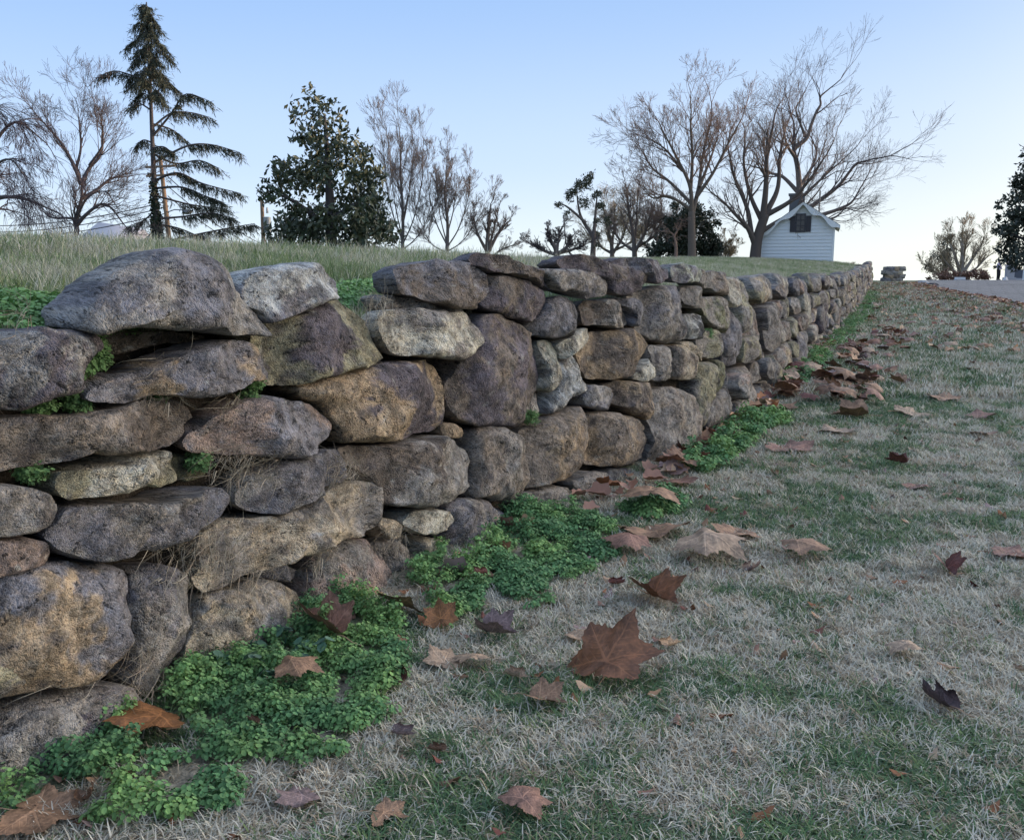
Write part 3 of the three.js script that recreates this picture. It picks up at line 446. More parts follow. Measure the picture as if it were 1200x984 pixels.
  mesh('trunk', wood.build(), bk, t); mesh('crown', fine.build(), twig, t);
  return t;
}
const L_ = (r, p, o = {}) => ({ r, p, ...o });
bareTree({ name: 'bare_tree', label: 'bare crooked tree with forked limbs beside the ivy clad conifer', x: placeX(82, 36), D: 36, unit: 36 / 1055, seed: 11, fit: 0.76, r0: 0.15, bark: BARK.plum, twig: TWIG.dark, density: 1.3, len1: 0.24, thin: 0.008, limbs: [
  L_(1, [0, 0, 12, 20, 23, 40, 24, 60, 34, 90, 36, 110], { first: 0.6 }), L_(.6, [22, 48, 42, 66, 66, 80, 84, 76, 104, 52], { z: .3 }), L_(.45, [23, 60, 3, 62, -22, 63, -42, 74], { z: -.4 }), L_(.55, [35, 90, 56, 104, 74, 120, 94, 124], { z: -.3 }),
  L_(.6, [36, 110, 30, 134, 18, 164, 4, 186, -10, 204], { z: .3 }), L_(.6, [36, 110, 48, 134, 64, 154, 68, 184, 66, 204], { z: -.2 }), L_(.4, [30, 134, 36, 164, 33, 194, 28, 214]), L_(.4, [50, 138, 78, 164, 86, 184], { z: .4 }), L_(.35, [24, 60, 50, 90, 80, 98, 100, 80], { z: .5 })] });
bareTree({ name: 'weeping_tree', label: 'tangled weeping tree with purplish drooping twigs at the end of the field', x: placeX(-4, 31), D: 31, unit: 31 / 1055, seed: 23, fit: 0.92, r0: 0.17, bark: BARK.dark, twig: TWIG.plum, density: 1.7, droop: 0.42, len1: 0.3, thin: 0.009, limbs: [
  L_(1, [0, 0, 4, 45, 2, 90, 6, 130]), L_(.5, [3, 70, 30, 76, 60, 72, 95, 58], { z: .2 }), L_(.5, [4, 110, 22, 150, 44, 168, 66, 150], { z: -.3 }), L_(.5, [5, 125, -10, 170, 10, 186, 40, 178], { z: .4 }), L_(.5, [2, 60, -30, 110, -60, 120], { z: .1 }), L_(.4, [3, 85, 26, 112, 52, 118, 74, 96], { z: .6 })] });
for (const [px, h, s, lab] of [[473, 165, 31, 'tall slender bare tree with upswept branches growing beside the dark broadleaf tree'], [524, 125, 37, 'middle sized slender bare tree between the tall one and the short brownish one']])
  bareTree({ name: 'slender_bare_tree', label: lab, x: placeX(px, 42), D: 42, unit: 42 / 1055, seed: s, fit: 0.78, r0: 0.1, bark: BARK.grey, twig: TWIG.grey, density: 1.8, spread: 0.75, len1: 0.3, thin: 0.0085, group: 'slender bare trees beyond the field', limbs: [
    L_(1, [0, 0, 2, h * .35, 0, h * .7, 2, h], { first: .12 }), L_(.4, [0, h * .1, 18, h * .32, 32, h * .62, 36, h * .85], { z: .4 }), L_(.4, [1, h * .15, -14, h * .4, -24, h * .7, -26, h * .9], { z: -.4 }), L_(.4, [1, h * .25, 10, h * .55, 16, h * .9], { z: -.5 }), L_(.35, [0, h * .2, -8, h * .5, -12, h * .95], { z: .6 }), L_(.35, [0, h * .06, 26, h * .2, 52, h * .5], { z: 0 }), L_(.35, [0, h * .06, -22, h * .16, -34, h * .34], { z: .2 })] });
bareTree({ name: 'slender_bare_tree', label: 'short brownish bare tree with fanned branches at the thin end of the row', group: 'slender bare trees beyond the field', x: placeX(572, 40), D: 40, unit: 40 / 1055, seed: 41, r0: 0.16, bark: BARK.brown, twig: TWIG.brown, density: 1.6, spread: 0.9, len1: 0.3, thin: 0.008, limbs: [
  L_(1, [0, 0, 0, 30, 4, 75], { first: .2 }), L_(.6, [0, 8, -14, 35, -22, 60], { z: .4 }), L_(.6, [0, 8, 18, 40, 34, 58], { z: -.4 }), L_(.4, [0, 3, 20, 12, 42, 20], { z: .2 }), L_(.5, [0, 6, 8, 40, 16, 70], { z: .6 })] });
// the three big trees by the white outbuilding
bareTree({ name: 'sycamore_tree', label: 'tall bare sycamore with a straight trunk and rounded crown beside the dark evergreen', x: placeX(808, 46), D: 46, unit: 46 / 1055, seed: 51, r0: 0.22, bark: bark(.3, .235, .19, 8), twig: TWIG.red, density: 1.5, len1: 0.25, thin: 0.0095, sink: 0.3, group: 'bare sycamores near the white outbuilding', limbs: [
  L_(1, [0, 0, -1, 35, -3, 72], { k: 0, t: 0.25 }), L_(.66, [-3, 68, -8, 110, -30, 150, -52, 185], { z: .3 }), L_(.66, [-2, 70, 8, 110, 14, 160, 26, 215], { z: -.2 }), L_(.5, [-5, 85, -36, 118, -62, 140, -74, 160], { z: -.5 }), L_(.5, [-6, 100, -8, 150, -14, 195, -18, 218], { z: .6 }), L_(.5, [4, 95, 26, 130, 44, 170, 58, 200], { z: .5 }), L_(.45, [-4, 75, -40, 95, -66, 92, -80, 102], { z: .2 }), L_(.45, [8, 110, 30, 160, 44, 195], { z: -.6 }), L_(.4, [-20, 135, -46, 165, -66, 178], { z: .1 })] });
bareTree({ name: 'sycamore_tree', label: 'wide bare sycamore forking low beside the wall of the white outbuilding', x: placeX(880, 47), D: 47, unit: 47 / 1055, seed: 61, r0: 0.3, bark: bark(.24, .19, .16, 9), twig: TWIG.brown, density: 1.3, len1: 0.24, thin: 0.009, sink: 0.3, group: 'bare sycamores near the white outbuilding', limbs: [
  L_(1, [0, 0, 2, 25, 6, 45, 14, 70], { k: 0, t: 0.25 }), L_(.6, [1, 20, -14, 48, -38, 70, -58, 88], { z: .3 }), L_(.55, [-6, 35, -14, 80, -34, 130, -42, 165], { z: -.3 }), L_(.7, [10, 58, 12, 110, 10, 160, 16, 205], { z: .2 }), L_(.6, [14, 70, 34, 110, 38, 160, 46, 200], { z: -.4 }), L_(.5, [14, 68, 50, 90, 74, 120, 90, 150], { z: .5 }), L_(.5, [10, 58, -6, 100, -16, 150, -12, 190], { z: -.6 }), L_(.45, [4, 40, 40, 62, 70, 75, 96, 100], { z: -.2 })] });
bareTree({ name: 'gnarled_tree', label: 'gnarled dark bare tree rising behind the roof of the white outbuilding', x: placeX(930, 56), D: 56, unit: 56 / 1055, seed: 71, fit: 0.64, r0: 0.3, bark: BARK.brown, twig: TWIG.dark, density: 1.0, len1: 0.17, thin: 0.0085, limbs: [
  L_(1, [0, 0, 0, 70, -2, 110, -8, 160, -16, 190, -18, 208], { first: .55 }), L_(.5, [-16, 198, 4, 214, 10, 235, 18, 258, 24, 270, 22, 282, 30, 290], { z: .1, k: .5 }), L_(.35, [4, 214, -8, 235, -20, 258, -18, 270], { z: .2, k: .5 }), L_(.6, [-1, 80, 22, 100, 60, 130, 84, 165, 100, 172], { z: .3 }), L_(.55, [0, 66, 40, 82, 70, 92, 96, 105, 112, 130], { z: -.2 }), L_(.4, [0, 62, 30, 70, 62, 78, 78, 96], { z: .1 }), L_(.5, [-4, 120, -30, 150, -52, 160, -62, 190], { z: -.4 }), L_(.45, [-12, 180, -34, 200, -46, 222], { z: .3 }), L_(.45, [-4, 130, 18, 160, 30, 190, 26, 215], { z: -.3 }), L_(.4, [0, 110, 30, 145, 52, 170], { z: .5 })] });
bareTree({ name: 'sapling', label: 'thin arching reddish sapling standing before the dark evergreen', category: 'sapling', x: placeX(789, 44), D: 44, unit: 44 / 1055, seed: 81, r0: 0.1, bark: BARK.red, twig: TWIG.red, density: 1, len1: 0.4, thin: 0.0075, droop: 0.25, limbs: [L_(1, [0, 0, 0, 20, -6, 38, -20, 42]), L_(.6, [-4, 34, 2, 44, 4, 52])] });
for (const [px, D, h, s, lab, tw] of [[742, 52, 98, 91, 'large tangled bare thicket tree between the ivy tree and the dark evergreen', 'brown'], [716, 58, 78, 93, 'pale leaning thicket tree behind the ivy tree', 'gold'], [770, 60, 85, 94, 'reddish bare thicket tree half hidden behind the dark evergreen', 'red'], [652, 44, 40, 95, 'low sprawling bare shrub beside the ivy tree', 'dark']])
  bareTree({ name: 'thicket_tree', label: lab, group: 'thicket beyond the field', x: placeX(px, D), D, unit: D / 1055, seed: s, r0: 0.17, bark: BARK.brown, twig: TWIG[tw], density: 1.9, spread: 1.1, len1: 0.4, thin: 0.011, fork0: 0.17, limbs: [
    L_(1, [0, 0, -2, h * .3, -10, h * .65, -14, h * .9]), L_(.7, [0, h * .1, 14, h * .4, 22, h * .75], { z: .5 }), L_(.7, [0, h * .1, -20, h * .25, -42, h * .55], { z: -.4 }), L_(.6, [0, h * .15, 24, h * .3, 44, h * .5], { z: .2 }), L_(.6, [-1, h * .2, 2, h * .6, 4, h], { z: -.5 })] });
for (const [px, D, h, s, lab] of [[846, 60, 34, 101, 'small sunlit shrub between the two sycamores'], [826, 64, 24, 102, 'low yellowish shrub beside the straight sycamore trunk'], [992, 70, 13, 103, 'tiny pale shrub showing past the corner of the white outbuilding']])
  bareTree({ name: 'shrub', label: lab, category: 'shrub', group: 'shrubs on the field', x: placeX(px, D), D, unit: D / 1055, seed: s, r0: 0.08, bark: BARK.brown, twig: TWIG.gold, density: 1.8, spread: 1, len1: 0.5, thin: 0.014, fork0: 0.2, limbs: [L_(1, [0, 0, 0, h * .9]), L_(.8, [0, 0, 8, h * .7], { z: .5 }), L_(.8, [0, 0, -9, h * .6], { z: -.5 }), L_(.7, [0, 0, 14, h * .5], { z: -.2 })] });
bareTree({ name: 'bare_tree', label: 'low spreading bare tree in warm light beyond the drive', x: placeX(1120, 104), D: 104, unit: 104 / 1055, seed: 111, r0: 0.45, bark: BARK.pale, twig: TWIG.gold, density: 1.6, spread: 0.8, len1: 0.35, thin: 0.022, fork0: 0.16, limbs: [
  L_(1, [0, 0, 0, 20, -2, 66]), L_(.6, [0, 8, 14, 35, 24, 55], { z: .4 }), L_(.6, [0, 8, -10, 38, -16, 58], { z: -.4 }), L_(.5, [0, 5, 20, 18, 36, 36], { z: .2 }), L_(.5, [0, 5, -18, 20, -34, 34], { z: .3 }), L_(.4, [0, 4, -24, 6, -48, 18], { z: -.2 }), L_(.5, [0, 8, 6, 44, 10, 66], { z: -.5 })] });
bareTree({ name: 'bare_tree', label: 'twiggy bare tree standing behind the person on the drive', x: placeX(1182, 112), D: 112, unit: 112 / 1055, seed: 113, r0: 0.3, bark: BARK.red, twig: TWIG.red, density: 1.0, len1: 0.4, thin: 0.022, limbs: [L_(1, [0, 0, 0, 40]), L_(.6, [0, 6, -14, 26], { z: .4 }), L_(.6, [0, 6, 14, 30], { z: -.4 })] });

// clouds of leaf faces for evergreen crowns
function leaves(g, blobs, n, size, color, rnd, flat = 0.5, aspect = 0.45) {
  const vol = blobs.map(b => Math.pow(b[3], 2.2)), tot = vol.reduce((a, b) => a + b);
  blobs.forEach((b, bi) => {
    const m = Math.round(n * vol[bi] / tot);
    for (let k = 0; k < m; k++) {
      const u = rnd() * 2 - 1, t = rnd() * 6.283, r = b[3] * Math.pow(rnd(), 0.45), q = Math.sqrt(1 - u * u);
      const px = b[0] + r * q * Math.cos(t), py = b[1] + r * u * (b[4] ?? 1), pz = b[2] + r * q * Math.sin(t);
      const d = V(rnd() - 0.5, (rnd() - 0.5) * flat * 2, rnd() - 0.5).normalize(), s = d.clone().cross(V(rnd() - 0.5, rnd() - 0.5, rnd() - 0.5)).normalize();
      const L = size * (0.6 + 0.8 * rnd()), w = L * aspect * 0.5, c = color(rnd, py), nrm = d.clone().cross(s).multiplyScalar(L * 0.12);
      const a = g.v(px, py, pz, c), e = g.v(px + d.x * L, py + d.y * L, pz + d.z * L, c), l = g.v(px + d.x * L * 0.5 + s.x * w + nrm.x, py + d.y * L * 0.5 + s.y * w + nrm.y, pz + d.z * L * 0.5 + s.z * w + nrm.z, c), o = g.v(px + d.x * L * 0.5 - s.x * w + nrm.x, py + d.y * L * 0.5 - s.y * w + nrm.y, pz + d.z * L * 0.5 - s.z * w + nrm.z, c);
      g.tri(a, l, e); g.tri(a, e, o);
    }
  });
}
const leafMat = new THREE.MeshStandardMaterial({ vertexColors: true, roughness: 0.55, side: THREE.DoubleSide }), needleMat = new THREE.MeshStandardMaterial({ vertexColors: true, roughness: 0.8, side: THREE.DoubleSide });
const greens = (r, g, b, v = 0.4) => (rnd) => { const k = 1 - v / 2 + v * rnd(), w = rnd(); return [r * k * (1 + 0.3 * w), g * k, b * k]; };
function leafyTree({ name, label, category = 'tree', group, x, D, blobs, n, size, color, seed, trunk, mat = leafMat, depth = 0.7, flat, aspect, bk = BARK.dark, r0 = 0.2 }) {
  const rnd = mulberry(seed), u = D / 1055, y = behind(x, D) > 0 ? fieldY(x, D) : lawnY(x, D), t = thing(name, label, category, [x, y - 0.15, -D], group);
  const g = new Geo(true), bl = [];
  const w = Math.max(...blobs.map(b => Math.abs(b[0]) + b[2])) * u;
  for (const [bx, by, br0] of blobs) for (let sub = 0; sub < 4; sub++) { const br = br0 * 0.58, half = Math.sqrt(Math.max(0.05, 1 - Math.pow(bx * u / w, 2))) * w * depth; for (let k = 0; k < 3; k++) bl.push([(bx + (rnd() - 0.5) * br0 * 1.3) * u, (by + (rnd() - 0.5) * br0 * 1.3) * u, (k - 1) * half * 0.62 + (rnd() - 0.5) * half * 0.3, br * u * (0.55 + 0.5 * rnd())]); }
  leaves(g, bl, n, size, color, rnd, flat, aspect);
  const wd = new Geo(); for (const [r, p] of trunk) { const pts = []; for (let i = 0; i < p.length; i += 2) pts.push(V(p[i] * u, p[i + 1] * u, i ? (rnd() - 0.5) * 0.4 : 0)); const cp = new THREE.CatmullRomCurve3(pts).getPoints(12); wd.tube(cp, cp.map((_, i) => r * r0 * (1 - 0.8 * i / 12)), 6, null); }
  mesh('trunk', wd.build(), bk, t); mesh('crown', g.build(), mat, t); return t;
}
// x offset, height, radius (same unit as above)
leafyTree({ name: 'magnolia_tree', label: 'dark glossy broadleaf evergreen tree with an irregular cone shape', x: placeX(392, 31), D: 31, seed: 5, n: 7600, size: 0.22, color: greens(.042, .064, .034, .7), flat: 0.6, r0: 0.22, depth: .75,
  blobs: [[-12, 180, 12], [-28, 168, 12], [8, 172, 11], [-2, 160, 13], [-22, 140, 16], [4, 140, 17], [24, 150, 7], [-14, 115, 19], [12, 115, 20], [-46, 104, 15], [-60, 84, 16], [-70, 78, 9], [36, 122, 14], [44, 104, 18], [-30, 90, 22], [2, 88, 24], [36, 82, 22], [54, 72, 16], [-40, 62, 22], [-8, 58, 28], [28, 52, 28], [60, 48, 17], [-52, 34, 22], [-22, 28, 26], [14, 24, 28], [46, 26, 24], [66, 32, 12], [-72, 18, 14], [-40, 12, 20], [40, 8, 18], [-4, 8, 22]], trunk: [[1, [0, -6, 0, 90, -4, 165]], [.5, [0, 40, -40, 70, -62, 80]], [.5, [0, 50, 36, 70, 52, 76]]] });
leafyTree({ name: 'dark_evergreen', label: 'dense dark evergreen behind the straight sycamore trunk', x: placeX(800, 50), D: 50, seed: 6, n: 9000, size: 0.2, color: greens(.028, .042, .022, .6), depth: .6, r0: 0.2,
  blobs: [[0, 50, 14], [-14, 40, 14], [16, 44, 14], [0, 28, 20], [-22, 18, 16], [22, 24, 16], [30, 40, 6], [34, 14, 10], [-34, 8, 12], [0, 6, 18], [26, 6, 14], [-14, 62, 6]], trunk: [[1, [0, -4, 0, 58]]] });
leafyTree({ name: 'ivy_tree', label: 'small ivy covered tree with tufted top standing beside the thicket', x: placeX(693, 45), D: 45, seed: 7, n: 2600, size: 0.12, color: greens(.05, .062, .035, .6), depth: .5, r0: 0.17, bk: BARK.brown,
  blobs: [[-6, 88, 8], [-18, 82, 8], [-26, 72, 7], [4, 74, 6], [8, 60, 6], [-12, 66, 7], [4, 44, 5], [4, 30, 4], [3, 16, 4], [-38, 62, 5], [-30, 52, 4], [16, 44, 5], [-4, 95, 4]], trunk: [[1, [0, -4, 1, 30, 4, 70]], [.7, [1, 26, -14, 50, -20, 80]], [.5, [-8, 42, -30, 60, -38, 64]], [.5, [0, -2, -26, 8, -34, 50]]] });
leafyTree({ name: 'leafy_tree', label: 'large dark leafy tree overhanging the monuments beside the drive', x: placeX(1226, 68), D: 68, seed: 8, n: 20000, size: 0.34, color: greens(.034, .048, .030, .7), depth: .7, r0: 0.4,
  blobs: [[-14, 150, 16], [-24, 132, 12], [-30, 108, 14], [-46, 96, 8], [-58, 90, 7], [-40, 76, 14], [-60, 62, 9], [-66, 58, 5], [-30, 52, 18], [-50, 38, 12], [-12, 120, 24], [-6, 84, 28], [-4, 48, 26], [-28, 28, 14], [-46, 24, 8], [24, 130, 26], [34, 90, 32], [34, 44, 28], [8, 160, 16], [-58, 74, 6], [-36, 118, 6]], trunk: [[1, [0, -4, 0, 60, -4, 130]], [.6, [0, 40, -30, 70, -52, 90]], [.5, [0, 30, -30, 46, -58, 60]]] });
leafyTree({ name: 'small_conifer', label: 'small dark conifer standing in the low spreading bare tree', x: placeX(1101, 108), D: 108, seed: 9, n: 3000, size: 0.3, color: greens(.05, .06, .04, .5), depth: .6, aspect: .25, r0: .2,
  blobs: [[0, 58, 3], [0, 50, 5], [-1, 42, 7], [1, 33, 9], [0, 24, 10], [0, 14, 11], [-14, 30, 6], [-16, 18, 8]], trunk: [[1, [0, -2, 0, 58]]] });
leafyTree({ name: 'brush', label: 'low reddish brush under the small conifer beyond the drive', category: 'brush', x: placeX(1108, 100), D: 100, seed: 10, n: 2600, size: 0.28, color: greens(.16, .095, .06, .6), depth: .5, r0: .1,
  blobs: [[0, 6, 8], [-14, 5, 7], [14, 5, 7], [26, 8, 8], [38, 6, 7]], trunk: [[1, [0, -1, 0, 8]]] });
leafyTree({ name: 'hedge', label: 'low dark green hedge at the foot of the ivy clad conifer', category: 'hedge', x: placeX(160, 44), D: 44, seed: 12, n: 4200, size: 0.16, color: greens(.03, .05, .025, .6), depth: .35, r0: .1,
  blobs: [[-16, 6, 5], [-8, 7, 6], [0, 6, 6], [8, 5, 6], [18, 5, 6], [-20, 5, 4]], trunk: [[1, [0, -1, 0, 6]]] });

// conifer with ivy on its trunk
{
  const D = 38, u = D / 1055, x = placeX(192, D), rnd = mulberry(404), t = thing('conifer_tree', 'tall ragged conifer with drooping boughs and an ivy clad trunk', 'tree', [x, fieldY(x, D) - 0.2, -D]);
  const wood = new Geo(), ndl = new Geo(true), col = greens(.045, .062, .045, .7);
  const tr = [V(0, 0, 0), V(0, 60, 0), V(1, 130, 0), V(3, 215, 0), V(4, 284, 0)].map(v => v.multiplyScalar(u)), tc = new THREE.CatmullRomCurve3(tr).getPoints(30);
  wood.tube(tc, tc.map((_, i) => 0.15 * (1 - 0.85 * i / 30)), 8, null);
  function bough(pts, r, full) {
    const cp = new THREE.CatmullRomCurve3(pts).getPoints(16); wood.tube(cp, cp.map((_, i) => r * (1 - 0.8 * i / 16)), 4, null);
    const len = pts[0].distanceTo(pts[pts.length - 1]);
    for (let i = 0; i < 16; i++) { const n = Math.round((full ? 5 : 5.2) * Math.max(0.5, len * 0.9) * (i > 4 ? 1 : full ? 0.6 : 0.05)); for (let k = 0; k < n; k++) {
      const p = cp[i].clone().lerp(cp[i + 1], rnd()), d = V(rnd() - 0.5, -0.25 - 0.55 * rnd(), rnd() - 0.5).add(cp[i + 1].clone().sub(cp[i]).normalize().multiplyScalar(0.45)).normalize(), L = 0.2 + 0.42 * rnd();
      for (let q = 0; q < 8; q++) { const f = rnd() * L, s = V(rnd() - 0.5, rnd() - 0.8, rnd() - 0.5).normalize(), b = p.clone().addScaledVector(d, f), e = b.clone().addScaledVector(s, 0.09 + 0.09 * rnd()).addScaledVector(d, 0.06), w = s.clone().cross(d).normalize().multiplyScalar(0.016), c = col(rnd); ndl.tri(ndl.v(b.x + w.x, b.y + w.y, b.z + w.z, c), ndl.v(b.x - w.x, b.y - w.y, b.z - w.z, c), ndl.v(e.x, e.y, e.z, c)); } } }
  }
  const B = (a, full, ...p) => { const z = a * u, q = []; for (let i = 0; i < p.length; i += 2) q.push(V(p[i] * u, p[i + 1] * u, z * i / (p.length - 2))); bough(q, 0.035 + 0.006 * q[0].distanceTo(q[q.length - 1]), full); };
  B(20, false, 1, 140, 28, 166, 46, 184, 74, 176); B(-20, false, 1, 112, 40, 132, 62, 134, 94, 126); B(26, false, 0, 92, 30, 100, 60, 88, 106, 76); B(-10, false, 0, 76, 40, 66, 80, 62); B(-24, false, 0, 22, 40, 32, 76, 40, 106, 46); B(16, false, 0, 30, 46, 20, 80, 10, 108, 4); B(30, false, 0, 22, 30, 12, 60, 2); B(-16, false, 1, 122, 24, 112, 50, 116, 70, 108); B(34, false, 0, 84, 36, 84, 64, 74, 88, 66); B(8, false, 0, 50, 30, 52, 66, 56, 92, 50); B(-28, false, 1, 150, 22, 168, 40, 170, 60, 166);
  B(10, true, 2, 200, -16, 206, -34, 210, -50, 204); B(-14, true, 1, 134, -12, 138, -24, 132); B(10, false, 1, 170, -10, 176, -18, 170); B(-20, true, 1, 155, 20, 150, 32, 140); B(24, true, 1, 128, 18, 128, 34, 118); B(12, false, 0, 60, -12, 48, -30, 40); B(-12, false, 0, 40, -18, 26, -40, 14); B(-30, false, 0, 44, 20, 40, 50, 26);
  for (let k = 0; k < 38; k++) { const h = 184 + 98 * Math.pow(Math.floor(k / 4 + 0.4 * rnd()) / 9.6, 0.9), a = k * 2.4 + rnd(), R = Math.max(3, (284 - h) * 0.42 + 4) * (0.55 + 0.65 * rnd()), ca = Math.cos(a), sa = Math.sin(a); bough([V(3 * u, h * u, 0), V((3 + ca * R * 0.5) * u, (h + 4) * u, sa * R * 0.5 * u), V((3 + ca * R) * u, (h - 1 - R * 0.2) * u, sa * R * u)], 0.025, true); }
  mesh('trunk', wood.build(), BARK.dark, t); mesh('crown', ndl.build(), needleMat, t);
  const ivy = new Geo(true), bl = []; for (let k = 0; k < 46; k++) { const h = k * 2.2; bl.push([(rnd() - 0.5) * 0.12, h * u, (rnd() - 0.5) * 0.2, (8.6 - h * 0.05) * u]); } leaves(ivy, bl, 5200, 0.09, greens(.022, .042, .024, .6), rnd, 0.6, 0.9); mesh('ivy', ivy.build(), leafMat, t);
}

// ---------------------------------------------------------------- white outbuilding
{
  const D = 47, u = D / 1055, x = placeX(928, D), y = 1.66, h = thing('outbuilding', 'small white clapboard outbuilding with scalloped bargeboards and a dark shuttered window', 'building', [x, y, -D]);
  h.rotation.y = -0.33;
  const white = std({ color: lin(.74, .75, .75), roughness: 0.7 }), trim = std({ color: lin(.78, .78, .77), roughness: 0.6 }), dark = std({ color: lin(.03, .026, .034), roughness: 0.5 }), slate = std({ color: lin(.20, .215, .20) }), stoneGrey = std({ color: lin(.17, .18, .19) });
  const w = 80 * u, eL = 34 * u, eR = 44 * u, peak = 66 * u, px = 5 * u, depth = 4.6, base = -0.5;
  const roofY = q => q < px ? mix(eL, peak, (q + w / 2) / (px + w / 2)) : mix(peak, eR, (q - px) / (w / 2 - px));
  const body = new THREE.Shape(); body.moveTo(-w / 2, base); body.lineTo(w / 2, base); body.lineTo(w / 2, eR); body.lineTo(px, peak); body.lineTo(-w / 2, eL);
  mesh('wall', new THREE.ExtrudeGeometry(body, { depth: depth, bevelEnabled: false }).translate(0, 0, -depth), white, h);
  const rows = 20, bh = (peak - base) / rows;
  for (let k = 0; k < rows; k++) {                                   // each board a lapped wedge cut to the gable
    const y0 = base + k * bh, y1 = Math.min(y0 + bh * 1.12, peak - 0.02); let a0 = -w / 2 + 0.05, a1 = w / 2 - 0.05;
    const ym = y1; if (ym > eL) a0 = Math.max(a0, mix(-w / 2, px, (ym - eL) / (peak - eL)) + 0.04); if (ym > eR) a1 = Math.min(a1, mix(w / 2, px, (ym - eR) / (peak - eR)) - 0.04);
    if (a1 - a0 < 0.15) continue;
    const s = new THREE.Shape(); s.moveTo(0.004, y0); s.lineTo(0.05, y0); s.lineTo(0.012, y1); s.lineTo(0.004, y1);
    mesh('clapboard', new THREE.ExtrudeGeometry(s, { depth: a1 - a0, bevelEnabled: false }).rotateY(-Math.PI / 2).translate(a1, 0, 0), white, h);
  }
  for (const q of [-w / 2 + 0.02, w / 2 - 0.02]) mesh('corner_board', box(0.1, (q < 0 ? eL : eR) - base - 0.05, 0.06, q, ((q < 0 ? eL : eR) + base) / 2, 0.022), trim, h);
  const roof = mesh('roof', (() => { const s = new THREE.Shape(), a = -w / 2 - 4 * u, b = w / 2 + 6 * u, ya = eL - 3.5 * u, yb = eR - 4 * u; s.moveTo(a, ya); s.lineTo(px, peak + 0.02); s.lineTo(b, yb); s.lineTo(b, yb + 0.12); s.lineTo(px, peak + 0.16); s.lineTo(a, ya + 0.12); return new THREE.ExtrudeGeometry(s, { depth: depth + 0.5, bevelEnabled: false }).translate(0, 0, -depth - 0.2); })(), slate, h);
  const wave = (side) => { const s = new THREE.Shape(), x0 = px, x1 = side < 0 ? -w / 2 - 4 * u : w / 2 + 6 * u, y1 = side < 0 ? eL - 3.5 * u : eR - 4 * u, up = [], dn = []; for (let k = 0; k <= 30; k++) { const t = k / 30, xx = mix(x0, x1, t), yy = mix(peak + 0.12, y1 + 0.08, t); up.push([xx, yy]); dn.push([xx, yy - 0.12 - 0.2 * (0.5 - 0.5 * Math.cos(t * Math.PI * 4))]); } s.moveTo(...up[0]); up.forEach(q => s.lineTo(...q)); dn.reverse().forEach(q => s.lineTo(...q)); return new THREE.ExtrudeGeometry(s, { depth: 0.05, bevelEnabled: false }).translate(0, 0, 0.31); };
  mesh('bargeboard', wave(-1), trim, h); mesh('bargeboard', wave(1), trim, h);
  const ch = mesh('chimney', box(17 * u, 0.9, 0.7, -3 * u, peak + 0.15, -1.6), stoneGrey, h); mesh('chimney_cap', box(17 * u + 0.12, 0.1, 0.82, -3 * u, peak + 0.65, -1.6), stoneGrey, ch);
  mesh('vent_pipe', new THREE.CylinderGeometry(0.04, 0.04, 2.0, 8).translate(22 * u, peak - 0.1, -2.4), std({ color: lin(.3, .28, .26) }), h);
  const cx = 3 * u, cy = 45.5 * u, fr = mesh('window', box(11 * u, 21 * u, 0.06, cx, cy + 0.5 * u, 0.05), dark, h);
  const glass = new THREE.MeshPhysicalMaterial({ color: lin(.02, .02, .025), roughness: 0.08 });
  for (const [i, j] of [[0, 0], [1, 0], [0, 1], [1, 1], [0, 2], [1, 2]]) mesh('pane', box(3.6 * u, 5 * u, 0.02, cx + (i - 0.5) * 4.6 * u, cy + (j - 1) * 6.2 * u + 0.5 * u, 0.078), glass, fr);
  for (const q of [-1, 1]) { const sh = mesh('shutter', box(5.8 * u, 18 * u, 0.05, cx + q * 8.6 * u, cy - 0.6 * u, 0.055), dark, h); for (let k = 0; k < 10; k++) mesh('slat', box(4.6 * u, 0.05, 0.02, cx + q * 8.6 * u, cy - 8.2 * u + k * 1.7 * u, 0.085), dark, sh); }
  const dp = mesh('downpipe', new THREE.CylinderGeometry(0.05, 0.05, 2.0, 8).translate(-w / 2 - 0.12, 0.6, 0.0), std({ color: lin(.25, .23, .22) }), h);
}
// ---------------------------------------------------------------- roof, poles and wires beyond the field
{
  const D = 60, u = D / 1055, x = placeX(112, D), h = thing('house', 'house beyond the field showing only its pale grey gabled roof', 'building', [x, fieldY(x, D) + 0.35, -D]);
  const s = new THREE.Shape(); s.moveTo(-15 * u, 0); s.lineTo(28 * u, 0); s.lineTo(28 * u, 2 * u); s.lineTo(-15 * u, 2 * u);
  mesh('wall', box(50 * u, 3.0, 4, 6 * u, -0.7, -2.6), std({ color: lin(.45, .44, .45) }), h);
  const r = new Geo(); const a = r.v(-18 * u, 1.0, 0), b = r.v(36 * u, 1.0, 0), c = r.v(44 * u, 2.0, -3), d = r.v(-10 * u, 2.5, -3), e = r.v(-18 * u, 0.9, -6), f = r.v(44 * u, 0.9, -6); r.quad(a, b, c, d); r.quad(d, c, f, e); r.tri(a, d, e); r.tri(b, f, c);
  mesh('roof', r.build(), std({ color: lin(.42, .42, .45) }), h);
}
const poleMat = std({ color: lin(.22, .15, .10) }), wireMat = std({ color: lin(.03, .03, .035) }), metal = std({ color: lin(.3, .31, .32), roughness: 0.5, metalness: 0.5 });
function utilityPole(px, D, label, hpx, lean) {
  const u = D / 1055, x = placeX(px, D), p = thing('utility_pole', label, 'pole', [x, fieldY(x, D) - 0.4, -D], 'utility poles beyond the field');
  p.rotation.z = lean; const H = hpx * u + 0.4;
  mesh('post', new THREE.CylinderGeometry(0.09, 0.13, H, 10).translate(0, H / 2, 0), poleMat, p); return { p, H };
}
